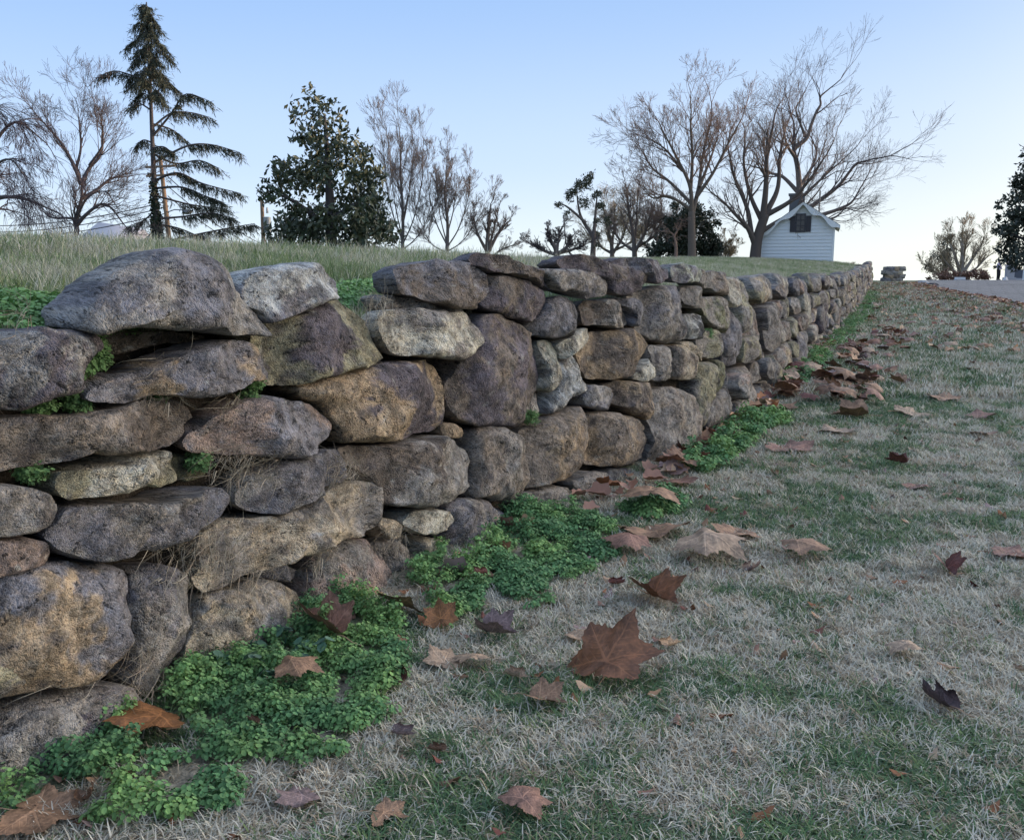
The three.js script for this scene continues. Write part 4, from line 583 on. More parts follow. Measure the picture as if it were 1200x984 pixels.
{
  const a = utilityPole(207, 46, 'tall leaning utility pole in orange light behind the ivy clad conifer', 112, 0.05);
  for (const k of [0.92, 0.84]) { const arm = mesh('crossarm', box(1.5, 0.1, 0.1, 0, a.H * k, 0.1), poleMat, a.p); for (const q of [-0.65, -0.3, 0.3, 0.65]) mesh('insulator', new THREE.CylinderGeometry(0.035, 0.05, 0.14, 8).translate(q, a.H * k + 0.12, 0.1), metal, arm); }
  const lampArm = mesh('lamp_arm', (() => { const g = new Geo(); g.tube([V(0, a.H * .5, 0), V(0.5, a.H * .52, 0.2), V(1.0, a.H * .51, 0.3)], [0.03, 0.03, 0.03], 6); return g.build(); })(), metal, a.p); mesh('lamp_head', new THREE.SphereGeometry(0.2, 12, 8).scale(1.3, 0.6, 0.8).translate(1.15, a.H * .49, 0.3), metal, lampArm);
  const b = utilityPole(314, 50, 'short grey utility pole with a transformer beside the dark broadleaf tree', 66, 0);
  mesh('transformer', new THREE.CylinderGeometry(0.2, 0.2, 0.85, 12).translate(0.27, b.H * 0.62, 0.1), metal, b.p); mesh('insulator', new THREE.CylinderGeometry(0.05, 0.07, 0.3, 8).translate(0.3, b.H * 0.84, 0.1), metal, b.p);
  const lines = [[[-34, 5.4], [207, 5.2]], [[-34, 4.6], [207, 4.8]], [[-34, 3.9], [207, 4.3]], [[207, 7.2], [330, 2.2]], [[207, 6.4], [330, 1.6]], [[207, 5.6], [330, 1.0]]];
  lines.forEach(([[p0, h0], [p1, h1]], i) => { const D0 = i < 3 ? 62 : 46, D1 = i < 3 ? 46 : 66, x0 = placeX(p0, D0), x1 = placeX(p1, D1), g = new Geo(), pts = [], sx = x0; for (let k = 0; k <= 16; k++) { const t = k / 16; pts.push(V(mix(x0, x1, t) - sx, 1.5 + mix(h0 * (i < 3 ? .55 : .62), h1 * .62, t) - 0.5 * 4 * t * (1 - t), -mix(D0, D1, t) + D0)); } g.tube(pts, pts.map(() => 0.028), 4); const o = mesh(numbered('power_line'), g.build(), wireMat, scene); o.position.set(sx, 0, -D0);
    tag(o, i < 3 ? 'dark overhead wire running over the grey roof to the leaning pole' : 'dark overhead wire sloping down from the leaning pole behind the boughs', 'wire', i < 3 ? 'wires over the grey roof' : 'wires sloping down from the pole'); });
}
// ---------------------------------------------------------------- things beyond the end of the wall
{
  const D = 53, x = placeX(1041, D), g0 = lawnY(x, D), p = thing('gate_pier', 'squat rubble stone pier standing past the end of the wall', 'pier', [x, g0 - 0.05, -D]);
  const rnd = mulberry(17); let i = 0;
  for (let k = 0; k < 4; k++) for (let j = 0; j < 3; j++) for (let f = 0; f < 2; f++) { const w = 0.40 + (rnd() - 0.5) * 0.08, hh = 0.29, g = new THREE.IcosahedronGeometry(0.5, 2); const a = g.attributes.position; for (let q = 0; q < a.count; q++) { const v = V(a.getX(q), a.getY(q), a.getZ(q)); const m = Math.max(Math.abs(v.x), Math.abs(v.y), Math.abs(v.z)); v.multiplyScalar(mix(1, 0.5 / m, 0.6)); const nn = 1 + 0.25 * ns(v.x * 3 + i * 5, v.y * 3, v.z * 3); a.setXYZ(q, v.x * nn * w, v.y * nn * hh, v.z * nn * 0.42); } g.deleteAttribute('uv'); g.computeVertexNormals(); i++;
    const c = Object.values(PALETTE)[(rnd() * 7) | 0]; const s = mesh('stone', g, std({ color: lin(c[0], c[1], c[2]) }), p); s.position.set((j - 1) * 0.34 + (k % 2 ? 0.06 : -0.06), 0.12 + k * 0.215, (f - 0.5) * 0.4); }
}
{
  const mon = std({ color: lin(.42, .42, .44), roughness: 0.7 }), whiteM = std({ color: lin(.72, .72, .72), roughness: 0.6 }), darkM = std({ color: lin(.09, .10, .13), roughness: 0.35 }), u = 80 / 1055;
  const at = (px, D) => { const x = placeX(px, D); return [x, lawnY(x, D) - 0.03, -D]; };
  const a = thing('headstone', 'pale grey block headstone with a dark urn beside the standing person', 'headstone', at(1176, 80), 'monuments under the leafy tree');
  mesh('base', box(0.9, 0.3, 0.6, 0, 0.15, 0), mon, a); mesh('shaft', box(0.66, 1.0, 0.4, 0, 0.8, 0), mon, a); mesh('cap', box(0.8, 0.1, 0.5, 0, 1.35, 0), mon, a); mesh('urn', new THREE.LatheGeometry([[0, 0], [0.1, 0], [0.06, 0.06], [0.2, 0.2], [0.17, 0.3], [0.2, 0.34], [0, 0.34]].map(q => new THREE.Vector2(...q)), 14).translate(0, 1.4, 0), darkM, a);
  const b = thing('headstone', 'wide dark blue tablet headstone between pale posts', 'headstone', at(1187, 84), 'monuments under the leafy tree'); mesh('base', box(1.15, 0.25, 0.5, 0, 0.12, 0), mon, b); mesh('tablet', (() => { const s = new THREE.Shape(); s.moveTo(-.46, 0); s.lineTo(.46, 0); s.lineTo(.46, .7); s.quadraticCurveTo(0, .86, -.46, .7); return new THREE.ExtrudeGeometry(s, { depth: 0.2, bevelSize: 0.02, bevelThickness: 0.02, bevelSegments: 2 }).translate(0, 0.25, -0.1); })(), darkM, b);
  const c = thing('post', 'white post standing beside the dark blue tablet', 'post', at(1193.5, 82)); mesh('shaft', box(0.22, 1.6, 0.22, 0, 0.8, 0), whiteM, c); mesh('cap', new THREE.ConeGeometry(0.2, 0.18, 4).rotateY(Math.PI / 4).translate(0, 1.69, 0), whiteM, c);
  const d = thing('marker_stone', 'low white wedge shaped marker at the foot of the pale headstone', 'marker', at(1172, 78)); mesh('block', new THREE.CylinderGeometry(0.08, 0.26, 0.34, 4).rotateY(Math.PI / 4).translate(0, 0.17, 0), whiteM, d);
  const e = thing('ledger_stone', 'low white ledger stone below the spreading bare tree', 'gravestone', at(1119, 86)); mesh('slab', box(0.8, 0.22, 0.5, 0, 0.24, 0), whiteM, e); mesh('plinth', box(0.9, 0.14, 0.6, 0, 0.07, 0), mon, e);
  // a boulder and a dark stump at the near edge of the drive
  const rockG = (s, w, hh, dd) => { const g = new THREE.IcosahedronGeometry(1, 4), q = g.attributes.position; for (let i = 0; i < q.count; i++) { const v = V(q.getX(i), q.getY(i), q.getZ(i)), m = 1 + 0.35 * fbm(v.x * 1.6 + s, v.y * 1.6, v.z * 1.6, 3); q.setXYZ(i, v.x * m * w, Math.max(-0.2, v.y) * m * hh, v.z * m * dd); } g.computeVertexNormals(); return g; };
  const bo = mesh(numbered('boulder'), rockG(2, 0.30, 0.22, 0.3), std({ color: lin(.36, .36, .36) }), scene); bo.position.set(...at(1077, 46)); tag(bo, 'pale grey boulder at the corner of the drive', 'boulder');
  const st = mesh(numbered('stump'), rockG(5, 0.34, 0.17, 0.3), std({ color: lin(.035, .03, .032) }), scene); st.position.set(...at(1087, 44)); tag(st, 'low black stump beside the pale boulder on the drive edge', 'stump');
}
// a person standing on the drive
function bones(list, k, res, size, c, smoothK = 0.04) {               // smooth union of tapered capsules
  const mc = new MarchingCubes(res, new THREE.MeshBasicMaterial(), false, false, 60000); mc.isolation = 0; const f = mc.field, n = res, A = V(), B = V();
  for (let z = 0; z < n; z++) for (let y = 0; y < n; y++) for (let x = 0; x < n; x++) {
    const p = V((x / n * 2 - 1) * size + c[0], (y / n * 2 - 1) * size + c[1], (z / n * 2 - 1) * size + c[2]); let d = 9;
    for (const [a, b, ra, rb] of list) { A.set(...a); B.set(...b); const ab = B.clone().sub(A), t = Math.max(0, Math.min(1, p.clone().sub(A).dot(ab) / ab.lengthSq())), e = p.distanceTo(A.clone().addScaledVector(ab, t)) - mix(ra, rb, t), h = Math.max(0, Math.min(1, 0.5 + 0.5 * (d - e) / smoothK)); d = mix(d, e, h) - smoothK * h * (1 - h); }
    f[x + y * n + z * n * n] = -d;
  }
  mc.update(); const m = mc.count, g = new THREE.BufferGeometry(), P = mc.positionArray.slice(0, m * 3);
  for (let i = 0; i < P.length; i += 3) { P[i] = P[i] * size + c[0]; P[i + 1] = P[i + 1] * size + c[1]; P[i + 2] = P[i + 2] * size + c[2]; }
  g.setAttribute('position', new THREE.BufferAttribute(P, 3)); g.setAttribute('normal', new THREE.BufferAttribute(mc.normalArray.slice(0, m * 3), 3)); return g;
}
{
  const D = 80, x = placeX(1163, D), p = thing('person', 'person in a pale lavender top and black trousers standing on the drive', 'person', [x, lawnY(x, D) + 0.02, -D]);
  p.rotation.y = 0.5;
  const skin = std({ color: lin(.42, .27, .2), roughness: 0.6 }), top = std({ color: lin(.55, .46, .56) }), leg = std({ color: lin(.02, .02, .025) }), hair = std({ color: lin(.06, .045, .04) });
  const body = [[[0, 1.58, 0], [0, 1.64, .01], .095, .1], [[0, 1.4, 0], [0, 1.55, 0], .06, .055], [[0, .98, 0], [0, 1.36, 0], .13, .15], [[-.17, 1.38, 0], [-.24, 1.12, .02], .06, .045], [[-.24, 1.12, .02], [-.16, .98, .16], .042, .034], [[.17, 1.38, 0], [.25, 1.12, .02], .06, .045], [[.25, 1.12, .02], [.17, .99, .16], .042, .034], [[-.09, .92, 0], [-.1, .5, .02], .095, .07], [[-.1, .5, .02], [-.1, .08, -.02], .065, .045], [[.09, .92, 0], [.11, .5, .03], .095, .07], [[.11, .5, .03], [.12, .08, 0], .065, .045], [[-.1, .05, -.04], [-.11, .04, .14], .045, .04], [[.12, .05, -.02], [.13, .04, .16], .045, .04],
    [[-.16, .98, .16], [-.12, .94, .22], .03, .018], [[.17, .99, .16], [.13, .95, .22], .03, .018], [[0, 1.6, .09], [0, 1.585, .12], .02, .014]];
  mesh('body', bones(body, 1, 56, 0.95, [0, 0.88, 0]), skin, p);
  const wear = (idx, grow) => idx.map(i => [body[i][0], body[i][1], body[i][2] + grow, body[i][3] + grow]);
  mesh('sweater', bones(wear([2, 3, 4, 5, 6], 0.02), 1, 40, 0.5, [0, 1.15, 0]), top, p); mesh('trousers', bones(wear([7, 8, 9, 10], 0.02), 1, 44, 0.55, [0, 0.5, 0]), leg, p); mesh('hair', new THREE.SphereGeometry(0.118, 14, 10, 0, 6.283, 0, 1.7).translate(0, 1.64, -0.015), hair, p);
  for (const q of [-.1, .125]) mesh('shoe', new THREE.SphereGeometry(0.07, 10, 8).scale(0.8, 0.75, 1.7).translate(q, 0.05, 0.05), leg, p);
}
console.log('background done');

// ---------------------------------------------------------------- grass
function tuft(seed, blades, len, width, lean, spread, segs = 3) {      // a few narrow bent blades
  const rnd = mulberry(seed), g = new Geo();
  for (let b = 0; b < blades; b++) {
    const a = rnd() * 6.283, rr = spread * Math.sqrt(rnd()), ph = rnd() * 6.283, L = len * (0.5 + 0.7 * rnd()), w = width * (0.7 + 0.6 * rnd());
    let p = V(Math.cos(a) * rr, -0.004, Math.sin(a) * rr), tilt = lean * (0.2 + 0.8 * rnd()), yaw = ph; const bend = (0.3 + 1.1 * rnd()) * lean, tw = (rnd() - 0.5) * 1.6; let prev = null;
    for (let k = 0; k <= segs; k++) {
      const s = V(-Math.sin(yaw), 0, Math.cos(yaw)).multiplyScalar(w * 0.5 * (1 - 0.75 * k / segs));
      const i = g.v(p.x + s.x, p.y, p.z + s.z), j = g.v(p.x - s.x, p.y, p.z - s.z); if (prev) g.quad(prev[0], prev[1], j, i); prev = [i, j];
      p = p.clone().add(V(Math.sin(tilt) * Math.cos(yaw), Math.cos(tilt), Math.sin(tilt) * Math.sin(yaw)).multiplyScalar(L / segs)); tilt = Math.min(1.75, tilt + bend / segs); yaw += tw / segs;
    }
  }
  return g.build();
}
const bladeMat = new THREE.MeshPhysicalMaterial({ roughness: 0.95, transmission: 0.18, thickness: 0, side: THREE.DoubleSide });
function scatter(name, label, geo, spots, m = bladeMat) {
  const im = new THREE.InstancedMesh(geo, m, spots.length), o = new THREE.Object3D(), c = new THREE.Color();
  spots.forEach((q, i) => { o.position.set(q.x, q.y, q.z); o.rotation.set(q.rx ?? 0, q.ry, q.rz ?? 0); o.scale.set(q.s, q.s * (q.sy ?? 1), q.s); o.updateMatrix(); im.setMatrixAt(i, o.matrix); im.setColorAt(i, c.setRGB(...q.c)); });
  im.name = numbered(name); im.userData = { label, category: 'grass', kind: 'stuff' }; im.castShadow = im.receiveShadow = true; scene.add(im); return im;
}
function inPoly(p, x, y) { let c = false; for (let i = 0, j = p.length - 2; i < p.length; j = i, i += 2) if ((p[i + 1] > y) !== (p[j + 1] > y) && x < (p[j] - p[i]) * (y - p[i + 1]) / (p[j + 1] - p[i + 1]) + p[i]) c = !c; return c; }
const edgeNoise = (x, D) => [0.05 * ns(x * 9, D * 9, 1) + 0.03 * ns(x * 25, D * 25, 2), 0.05 * ns(x * 9, D * 9, 7) + 0.03 * ns(x * 25, D * 25, 8)];
const inPatch = (x, D) => { const e = edgeNoise(x, D), k = Math.max(1, D / 4); return PATCHES.some(p => inPoly(p, x + e[0] * k, D + e[1] * k)); };
const bareAt = (x, D) => smooth(0.30, 0.05, -behind(x, D)) * smooth(-0.15, 0.1, ns(x * 3, D * 3, 5) + 0.1);   // litter and soil at the foot of the wall
{
  const rnd = mulberry(2024), dead = [], green = [], deadFar = [], greenFar = [];
  const strawA = [.66, .605, .47], strawB = [.58, .55, .46], strawC = [.38, .305, .215], gA = [.10, .19, .075], gB = [.18, .25, .10], gC = [.08, .15, .08];
  const pick = (set, v) => { const a = set[rnd() * set.length | 0], k = 0.75 + 0.5 * rnd(); return a.map(q => q * k); };
  const zone = (D0, D1, per, scale, dl, gl) => {
    const W = D => Math.max(0.4, 0.6 * D + 1.2 - wallX(D)); let area = 0; for (let D = D0; D < D1; D += 0.05) area += W(D) * 0.05;
    const n = area * per | 0;
    for (let i = 0; i < n; i++) {
      const D = D0 + (D1 - D0) * rnd(), t = -0.02 + rnd() * (W(D1) + 0.1); const x = wallX(D) + t; if (t > W(D)) continue;
      if (x > roadX(D) - 0.6 - rnd() && D > 6) continue;
      if (inPatch(x, D)) { if (rnd() > 0.06) continue; }
      if (rnd() < bareAt(x, D) * 0.75) continue;
      const g = greenAt(x, D), isGreen = rnd() < 0.10 + 0.66 * g, q = { x, y: lawnY(x, D), z: -D, ry: rnd() * 6.28, rx: (rnd() - 0.5) * 0.3, rz: (rnd() - 0.5) * 0.3, s: scale * (0.7 + 0.6 * rnd()), c: isGreen ? pick([gA, gA, gB, gC]) : pick([strawA, strawB, strawB, strawC]) };
      (isGreen ? gl : dl).push(q);
    }
  };
  zone(1.45, 3, 3400, 1, dead, green); zone(3, 5, 2300, 1.1, dead, green); zone(5, 8, 1200, 1.35, dead, green); zone(8, 14, 480, 1.9, deadFar, greenFar); zone(14, 24, 170, 2.6, deadFar, greenFar); zone(24, 48, 45, 3.6, deadFar, greenFar);
  const split = (a, k, n) => a.filter((_, i) => i % n === k);
  scatter('dormant_grass', 'short straw coloured dormant grass matted over the lawn', tuft(1, 15, 0.036, 0.0034, 1.35, 0.028, 4), split(dead, 0, 2));
  scatter('dormant_grass', 'wispy bleached dormant grass lying over the lawn', tuft(2, 13, 0.046, 0.0028, 1.7, 0.032, 4), split(dead, 1, 2));
  scatter('green_grass', 'short green grass growing through the dormant lawn', tuft(3, 14, 0.036, 0.0034, 1.1, 0.026), green);
  scatter('dormant_grass', 'straw coloured grass on the lawn along the distant wall', tuft(4, 16, 0.045, 0.0045, 1.1, 0.04), deadFar);
  scatter('green_grass', 'green grass on the lawn along the distant wall', tuft(5, 16, 0.04, 0.0048, 0.9, 0.04), greenFar);
  // taller grass on the field above the wall
  const upD = [], upG = [];
  const field = (D0, D1, d0, d1, per, scale) => { const n = (D1 - D0) * (d1 - d0) * per | 0; for (let i = 0; i < n; i++) { const D = D0 + (D1 - D0) * rnd(), d = d0 + (d1 - d0) * rnd(), x = wallX(D) - d / 0.9; if (x < -0.66 * D - 1.6) continue; const g = smooth(-0.2, 0.2, fbm(x * 0.8, D * 0.8, 50, 4) + 0.03), isG = rnd() < 0.15 + 0.7 * g;
    (isG ? upG : upD).push({ x, y: fieldY(x, D), z: -D, ry: rnd() * 6.28, rx: (rnd() - 0.5) * 0.4, rz: (rnd() - 0.5) * 0.4, s: scale * (0.6 + 0.8 * rnd()) * (d < 1 ? 0.7 : 1), c: isG ? pick([[.19, .26, .10], [.25, .31, .13], [.14, .21, .09]]) : pick([[.50, .47, .35], [.42, .42, .30], [.56, .52, .42]]) }); } };
  field(1.2, 6, 0.2, 3, 900, 0.9); field(2, 9, 2.5, 8, 420, 1.4); field(6, 16, 0.25, 3, 260, 1.2); field(8, 18, 2.5, 10, 90, 2.0); field(16, 50, 0.3, 9, 70, 1.3);
  scatter('field_grass', 'rough green grass on the field above the wall', tuft(6, 14, 0.068, 0.0034, 0.7, 0.035), upG);
  scatter('dry_field_grass', 'dry pale grass blades on the field above the wall', tuft(7, 11, 0.08, 0.0028, 0.8, 0.035), upD);
  console.log('grass', dead.length, green.length, deadFar.length, greenFar.length, upG.length, upD.length);
}
// ---------------------------------------------------------------- chickweed and clover
function sprig(seed, n, leaf, spread, high) {
  const rnd = mulberry(seed), g = new Geo();
  for (let k = 0; k < n; k++) {
    const a = k / n * 6.283 + rnd(), r = spread * (0.25 + 0.75 * rnd()), h = high * (0.35 + 0.65 * rnd()), L = leaf * (0.6 + 0.7 * rnd()), p = V(Math.cos(a) * r, h, Math.sin(a) * r), nn = V(Math.cos(a) * 0.5 + (rnd() - 0.5) * 0.8, 1, Math.sin(a) * 0.5 + (rnd() - 0.5) * 0.8).normalize(), t1 = nn.clone().cross(V(Math.cos(a + 1.57), 0.1, Math.sin(a + 1.57))).normalize(), t2 = nn.clone().cross(t1);
    const c = g.v(p.x, p.y - L * 0.12, p.z), ring = []; for (let q = 0; q < 7; q++) { const b = q / 7 * 6.283, rr = L * 0.5 * (1 + (q === 0 ? 0.25 : 0)); ring.push(g.v(p.x + (t1.x * Math.cos(b) + t2.x * Math.sin(b) * 0.86) * rr, p.y + (t1.y * Math.cos(b) + t2.y * Math.sin(b) * 0.86) * rr, p.z + (t1.z * Math.cos(b) + t2.z * Math.sin(b) * 0.86) * rr)); }
    for (let q = 0; q < 7; q++) g.tri(c, ring[(q + 1) % 7], ring[q]);
    if (k % 2 === 0) { const s = 0.0007, i = g.v(s, -0.01, 0), j = g.v(-s, -0.01, 0), m = g.v(p.x, p.y - L * 0.12, p.z); g.tri(i, j, m); }
  }
  return g.build();
}
const herbMat = new THREE.MeshPhysicalMaterial({ roughness: 0.8, transmission: 0.2, thickness: 0, side: THREE.DoubleSide });
{
  const rnd = mulberry(555), small = [], big = [];
  PATCHES.forEach((p, pi) => {
    let x0 = 99, x1 = -99, y0 = 99, y1 = -99; for (let i = 0; i < p.length; i += 2) { x0 = Math.min(x0, p[i]); x1 = Math.max(x1, p[i]); y0 = Math.min(y0, p[i + 1]); y1 = Math.max(y1, p[i + 1]); }
    const far = Math.max(1, (y0 + y1) / 2 / 3.2), n = (x1 - x0 + 0.2) * (y1 - y0 + 0.2) * 6500 / (far * far) | 0;
    for (let i = 0; i < n; i++) {
      const x = x0 - 0.1 + (x1 - x0 + 0.2) * rnd(), D = y0 - 0.1 + (y1 - y0 + 0.2) * rnd(), e = edgeNoise(x, D), k = Math.max(1, D / 4);
      if (!inPoly(p, x + e[0] * k, D + e[1] * k)) continue; const b = -behind(x, D); if (b < -0.03) continue;
      const clump = fbm(x * 8 / far, D * 8 / far, 60, 4); if (clump < -0.13 + 0.06 * rnd()) continue;
      const lift = Math.max(0, 0.04 + 0.19 * clump) * (0.4 + 0.6 * smooth(0.5, 0.05, b)) * Math.min(1.6, far), layer = rnd(), light = smooth(-0.2, 0.3, fbm(x * 4, D * 4, 33, 2)), v = 0.7 + 0.6 * rnd();
      const c = [mix(.11, .21, light) * v, mix(.25, .37, light) * v, mix(.095, .11, light) * v];
      const q = { x, y: lawnY(x, D) + lift * layer, z: -D, ry: rnd() * 6.28, rx: (rnd() - 0.5) * 0.7, rz: (rnd() - 0.5) * 0.7, s: (0.75 + 0.5 * rnd()) * Math.min(2.2, far), c };
      if (rnd() < 0.03 && Math.hypot(x + 0.72, D - 2.45) < 0.22) { q.s *= 1.1; q.c = [.09 * v, .19 * v, .12 * v]; big.push(q); } else small.push(q);
    }
  });
  CREVICE.forEach(([s, h, r]) => { const n = Math.round(40 + 9000 * r * r * 3); for (let i = 0; i < n; i++) { const a = rnd() * 6.283, q = r * Math.sqrt(rnd()), p = wallAt(s + Math.cos(a) * q, h + Math.sin(a) * q * 0.8, 0.0 + 0.05 * rnd() - 0.05), v = 0.7 + 0.6 * rnd(); small.push({ x: p[0], y: p[1], z: p[2], ry: rnd() * 6.28, rx: 0.5 * rnd(), rz: -0.5 * rnd(), s: 0.6 + 0.4 * rnd(), c: [.13 * v, .25 * v, .08 * v] }); } });
  for (const [cx, cD, rx, rD, n] of [[-1.35, 2.5, 0.35, 0.35, 1400], [-0.75, 3.75, 0.16, 0.5, 1100], [-1.0, 2.75, 0.2, 0.25, 300], [-0.55, 4.2, 0.3, 0.6, 900]]) for (let i = 0; i < n; i++) { const a = rnd() * 6.283, q = Math.sqrt(rnd()), x = cx + rx * q * Math.cos(a), D = cD + rD * q * Math.sin(a); if (behind(x, D) < 0.2) continue; const v = 0.8 + 0.6 * rnd(); small.push({ x, y: fieldY(x, D) + 0.05 * rnd() * (1 - q), z: -D, ry: rnd() * 6.28, rx: (rnd() - 0.5), rz: (rnd() - 0.5), s: 1.1 + 0.5 * rnd(), c: [.16 * v, .30 * v, .09 * v] }); }
  const a = scatter('chickweed', 'bright green chickweed mats creeping along the foot of the wall', sprig(11, 11, 0.0098, 0.022, 0.026), small, herbMat); a.userData.category = 'ground cover';
  const b = scatter('dead_nettle', 'larger rounded blue green weed leaves among the chickweed', sprig(12, 6, 0.024, 0.028, 0.04), big, herbMat); b.userData.category = 'ground cover';
  // dead roots and straw hanging out of the joints
  const straw = [], C = [[.44, .37, .27], [.34, .27, .2], [.5, .44, .34]];
  for (const [s, h, r, n] of [[2.56, 0.08, 0.06, 40], [2.56, 0.16, 0.03, 20], [2.72, 0.38, 0.09, 40], [2.9, 0.36, 0.07, 30], [3.85, 0.0, 0.08, 50], [2.4, 0.1, 0.12, 24], [3.3, 0.2, 0.07, 30], [3.5, 0.42, 0.06, 30], [2.75, 0.82, 0.08, 30], [3.75, 0.98, 0.08, 40], [2.3, 0.97, 0.12, 30], [3.0, 0.73, 0.06, 20], [2.85, 0.33, 0.1, 50], [3.0, 0.2, 0.1, 50], [3.45, 0.45, 0.06, 40], [3.72, 0.16, 0.05, 30], [3.05, 0.55, 0.1, 50], [2.95, 0.57, 0.08, 40]]) for (let i = 0; i < n; i++) { const p = wallAt(s + (rnd() - 0.5) * 2 * r, h + (rnd() - 0.5) * 1.4 * r, 0.01 + 0.05 * rnd()), c = C[rnd() * 3 | 0]; straw.push({ x: p[0], y: p[1], z: p[2], ry: rnd() * 6.28, rx: 1.6 + rnd(), rz: (rnd() - 0.5) * 1.5, s: 0.7 + 0.6 * rnd(), c }); }
  const st = scatter('dead_roots', 'dry straw and dead roots hanging from the joints of the wall', tuft(15, 3, 0.09, 0.0018, 1.2, 0.012, 5), straw); st.userData.category = 'roots';
  console.log('herbs', small.length, big.length);
}
// ---------------------------------------------------------------- fallen leaves
const OUT = [[0, 1], [7, .86], [14, .80], [20, .68], [27, .66], [34, .80], [42, .84], [50, .97], [57, .82], [66, .77], [76, .60], [85, .62], [94, .74], [105, .80], [113, .64], [128, .58], [145, .47], [162, .44], [174, .36], [180, .18]];
const leafR = t => { t = Math.abs(t) * 180 / Math.PI; let i = 0; while (i < OUT.length - 2 && OUT[i + 1][0] < t) i++; const f = (t - OUT[i][0]) / (OUT[i + 1][0] - OUT[i][0]); return mix(OUT[i][1], OUT[i + 1][1], f) + (t < 150 ? 0.03 * Math.cos(t * 0.75) + 0.02 * Math.cos(t * 1.9) : 0); };
const TIPS = [0, 50, -50, 105, -105].map(a => a * Math.PI / 180);
const veinTex = (() => { const N = 256, n = tileFbm(N, [[6, 1], [18, 1], [60, 1]], 61), line = (px, py, a, len, w) => { const dx = Math.sin(a), dy = Math.cos(a), t = Math.max(0, Math.min(len, px * dx + py * dy)); return Math.hypot(px - dx * t, py - dy * t) < w * (1.15 - t / len); };
  return toTexture(N, (k, i, j) => { const x = i / N * 2.2 - 1.1, y = j / N * 2.2 - 1.1, yb = y + 0.15; let v = 0.70 + 0.55 * (n[k] - 0.4), ve = 0; for (const a of TIPS) { if (line(x, yb, a, 1.0, 0.022)) ve = 1; for (let q = 1; q < 6; q++) for (const s of [-1, 1]) { const t = q * 0.15; if (line(x - Math.sin(a) * t, yb - Math.cos(a) * t, a + s * 0.8, 0.34 - q * 0.035, 0.009)) ve = Math.max(ve, 0.6); } } v += ve * 0.2; return [v, v, v]; }, true); })();
const LEAF_COLORS = { rust: [.36, .155, .055], tan: [.46, .27, .16], umber: [.24, .13, .075], rose: [.40, .215, .15], pale: [.56, .39, .26], mauve: [.37, .26, .245], red: [.22, .075, .055], redbrown: [.30, .125, .055], dark: [.12, .075, .075] };
const leafMats = Object.fromEntries(Object.entries(LEAF_COLORS).map(([k, c]) => [k, new THREE.MeshPhysicalMaterial({ color: lin(...c), map: veinTex, bumpMap: veinTex, bumpScale: 0.002, roughness: 0.62, side: THREE.DoubleSide })]));
function leafBlade(kind, seed, N = 96, R = 9) {
  const rnd = mulberry(seed), g = new Geo(), a1 = rnd() * 6, a2 = rnd() * 6, curl = 0.8 + 0.5 * rnd(), rings = [];
  const bend = (x, y) => {
    const r = Math.hypot(x, y), t = Math.atan2(x, y); let X = x, Y = y, Z = 0.16 * fbm(x * 1.6 + seed, y * 1.6, 3, 3);
    const vein = -0.025 * Math.abs(Math.sin(t * 3.6)) * r; Z += vein;
    if (kind === 'flat' || kind === 'torn') Z += 0.10 * r * r * Math.cos(3 * t + a1) + 0.10 * r * r;
    if (kind === 'cup') { Z += -0.42 * curl * r * r + 0.08 * r * r * Math.cos(4 * t + a1); }
    if (kind === 'stand') Z += 0.22 * r * r * Math.cos(2 * t + a1) + 0.1 * r * r * Math.cos(5 * t);
    if (kind === 'fold') { const k = 0.75 * curl; X = x * Math.cos(k); Z += Math.abs(x) * Math.sin(k) + 0.12 * y * y; }
    if (kind === 'curl') { const rad = 0.26, th = x / rad * 0.8; X = Math.sin(th) * rad; Z += rad * (1 - Math.cos(th)) + 0.2 * y * y * curl; Y = y * 0.95 + 0.1 * Math.sin(a2 + x * 4); }
    return [X, Z, -Y];
  };
  for (let k = 0; k <= R; k++) { const ring = []; for (let i = 0; i < N; i++) { if (!k && i) { ring.push(ring[0]); continue; } const t = (i / N - 0.5) * 2 * Math.PI, u = k / R; let rr = leafR(t) * u; if (kind === 'torn' && t > 0.2 && t < 1.3) rr *= 0.45; const x = Math.sin(t) * rr, y = Math.cos(t) * rr - 0.15 * (1 - u) * 0; ring.push(g.v(...bend(x, y))); g.uv.push((x + 1.1) / 2.2, (y + 1.1 - 0.15) / 2.2); } rings.push(ring); }
  for (let k = 1; k <= R; k++) for (let i = 0; i < N; i++) { const j = (i + 1) % N; if (k === 1) g.tri(rings[0][0], rings[1][i], rings[1][j]); else g.quad(rings[k - 1][i], rings[k][i], rings[k][j], rings[k - 1][j]); }
  const geo = g.build(); geo.computeBoundingBox(); geo.translate(0, -geo.boundingBox.min.y, 0);
  const s0 = bend(0, -0.16); return { geo, stem: V(s0[0], s0[1] - geo.boundingBox.min.y, s0[2]) };
}
const KINDS = {}; for (const k of ['flat', 'cup', 'stand', 'fold', 'curl', 'torn']) KINDS[k] = [1, 2, 3].map(s => leafBlade(k, s * 17 + k.length));
const stemGeo = (() => { const g = new Geo(); g.tube([V(0, 0, 0), V(0.05, 0.02, 0.25), V(0.02, 0.0, 0.55), V(0.1, -0.02, 0.75)], [0.018, 0.014, 0.012, 0.02], 5, null); return g.build(); })();
const stemMat = plain(.38, .25, .16);
const WORDS = { rust: 'orange brown', tan: 'tan', umber: 'dull brown', rose: 'pinkish brown', pale: 'pale buff', mauve: 'faded mauve', red: 'dark red', redbrown: 'deep reddish brown', dark: 'blackish brown' };
const SHAPES = { flat: 'flat', cup: 'domed', stand: 'tilted', fold: 'folded', curl: 'curled', torn: 'torn star shaped' };
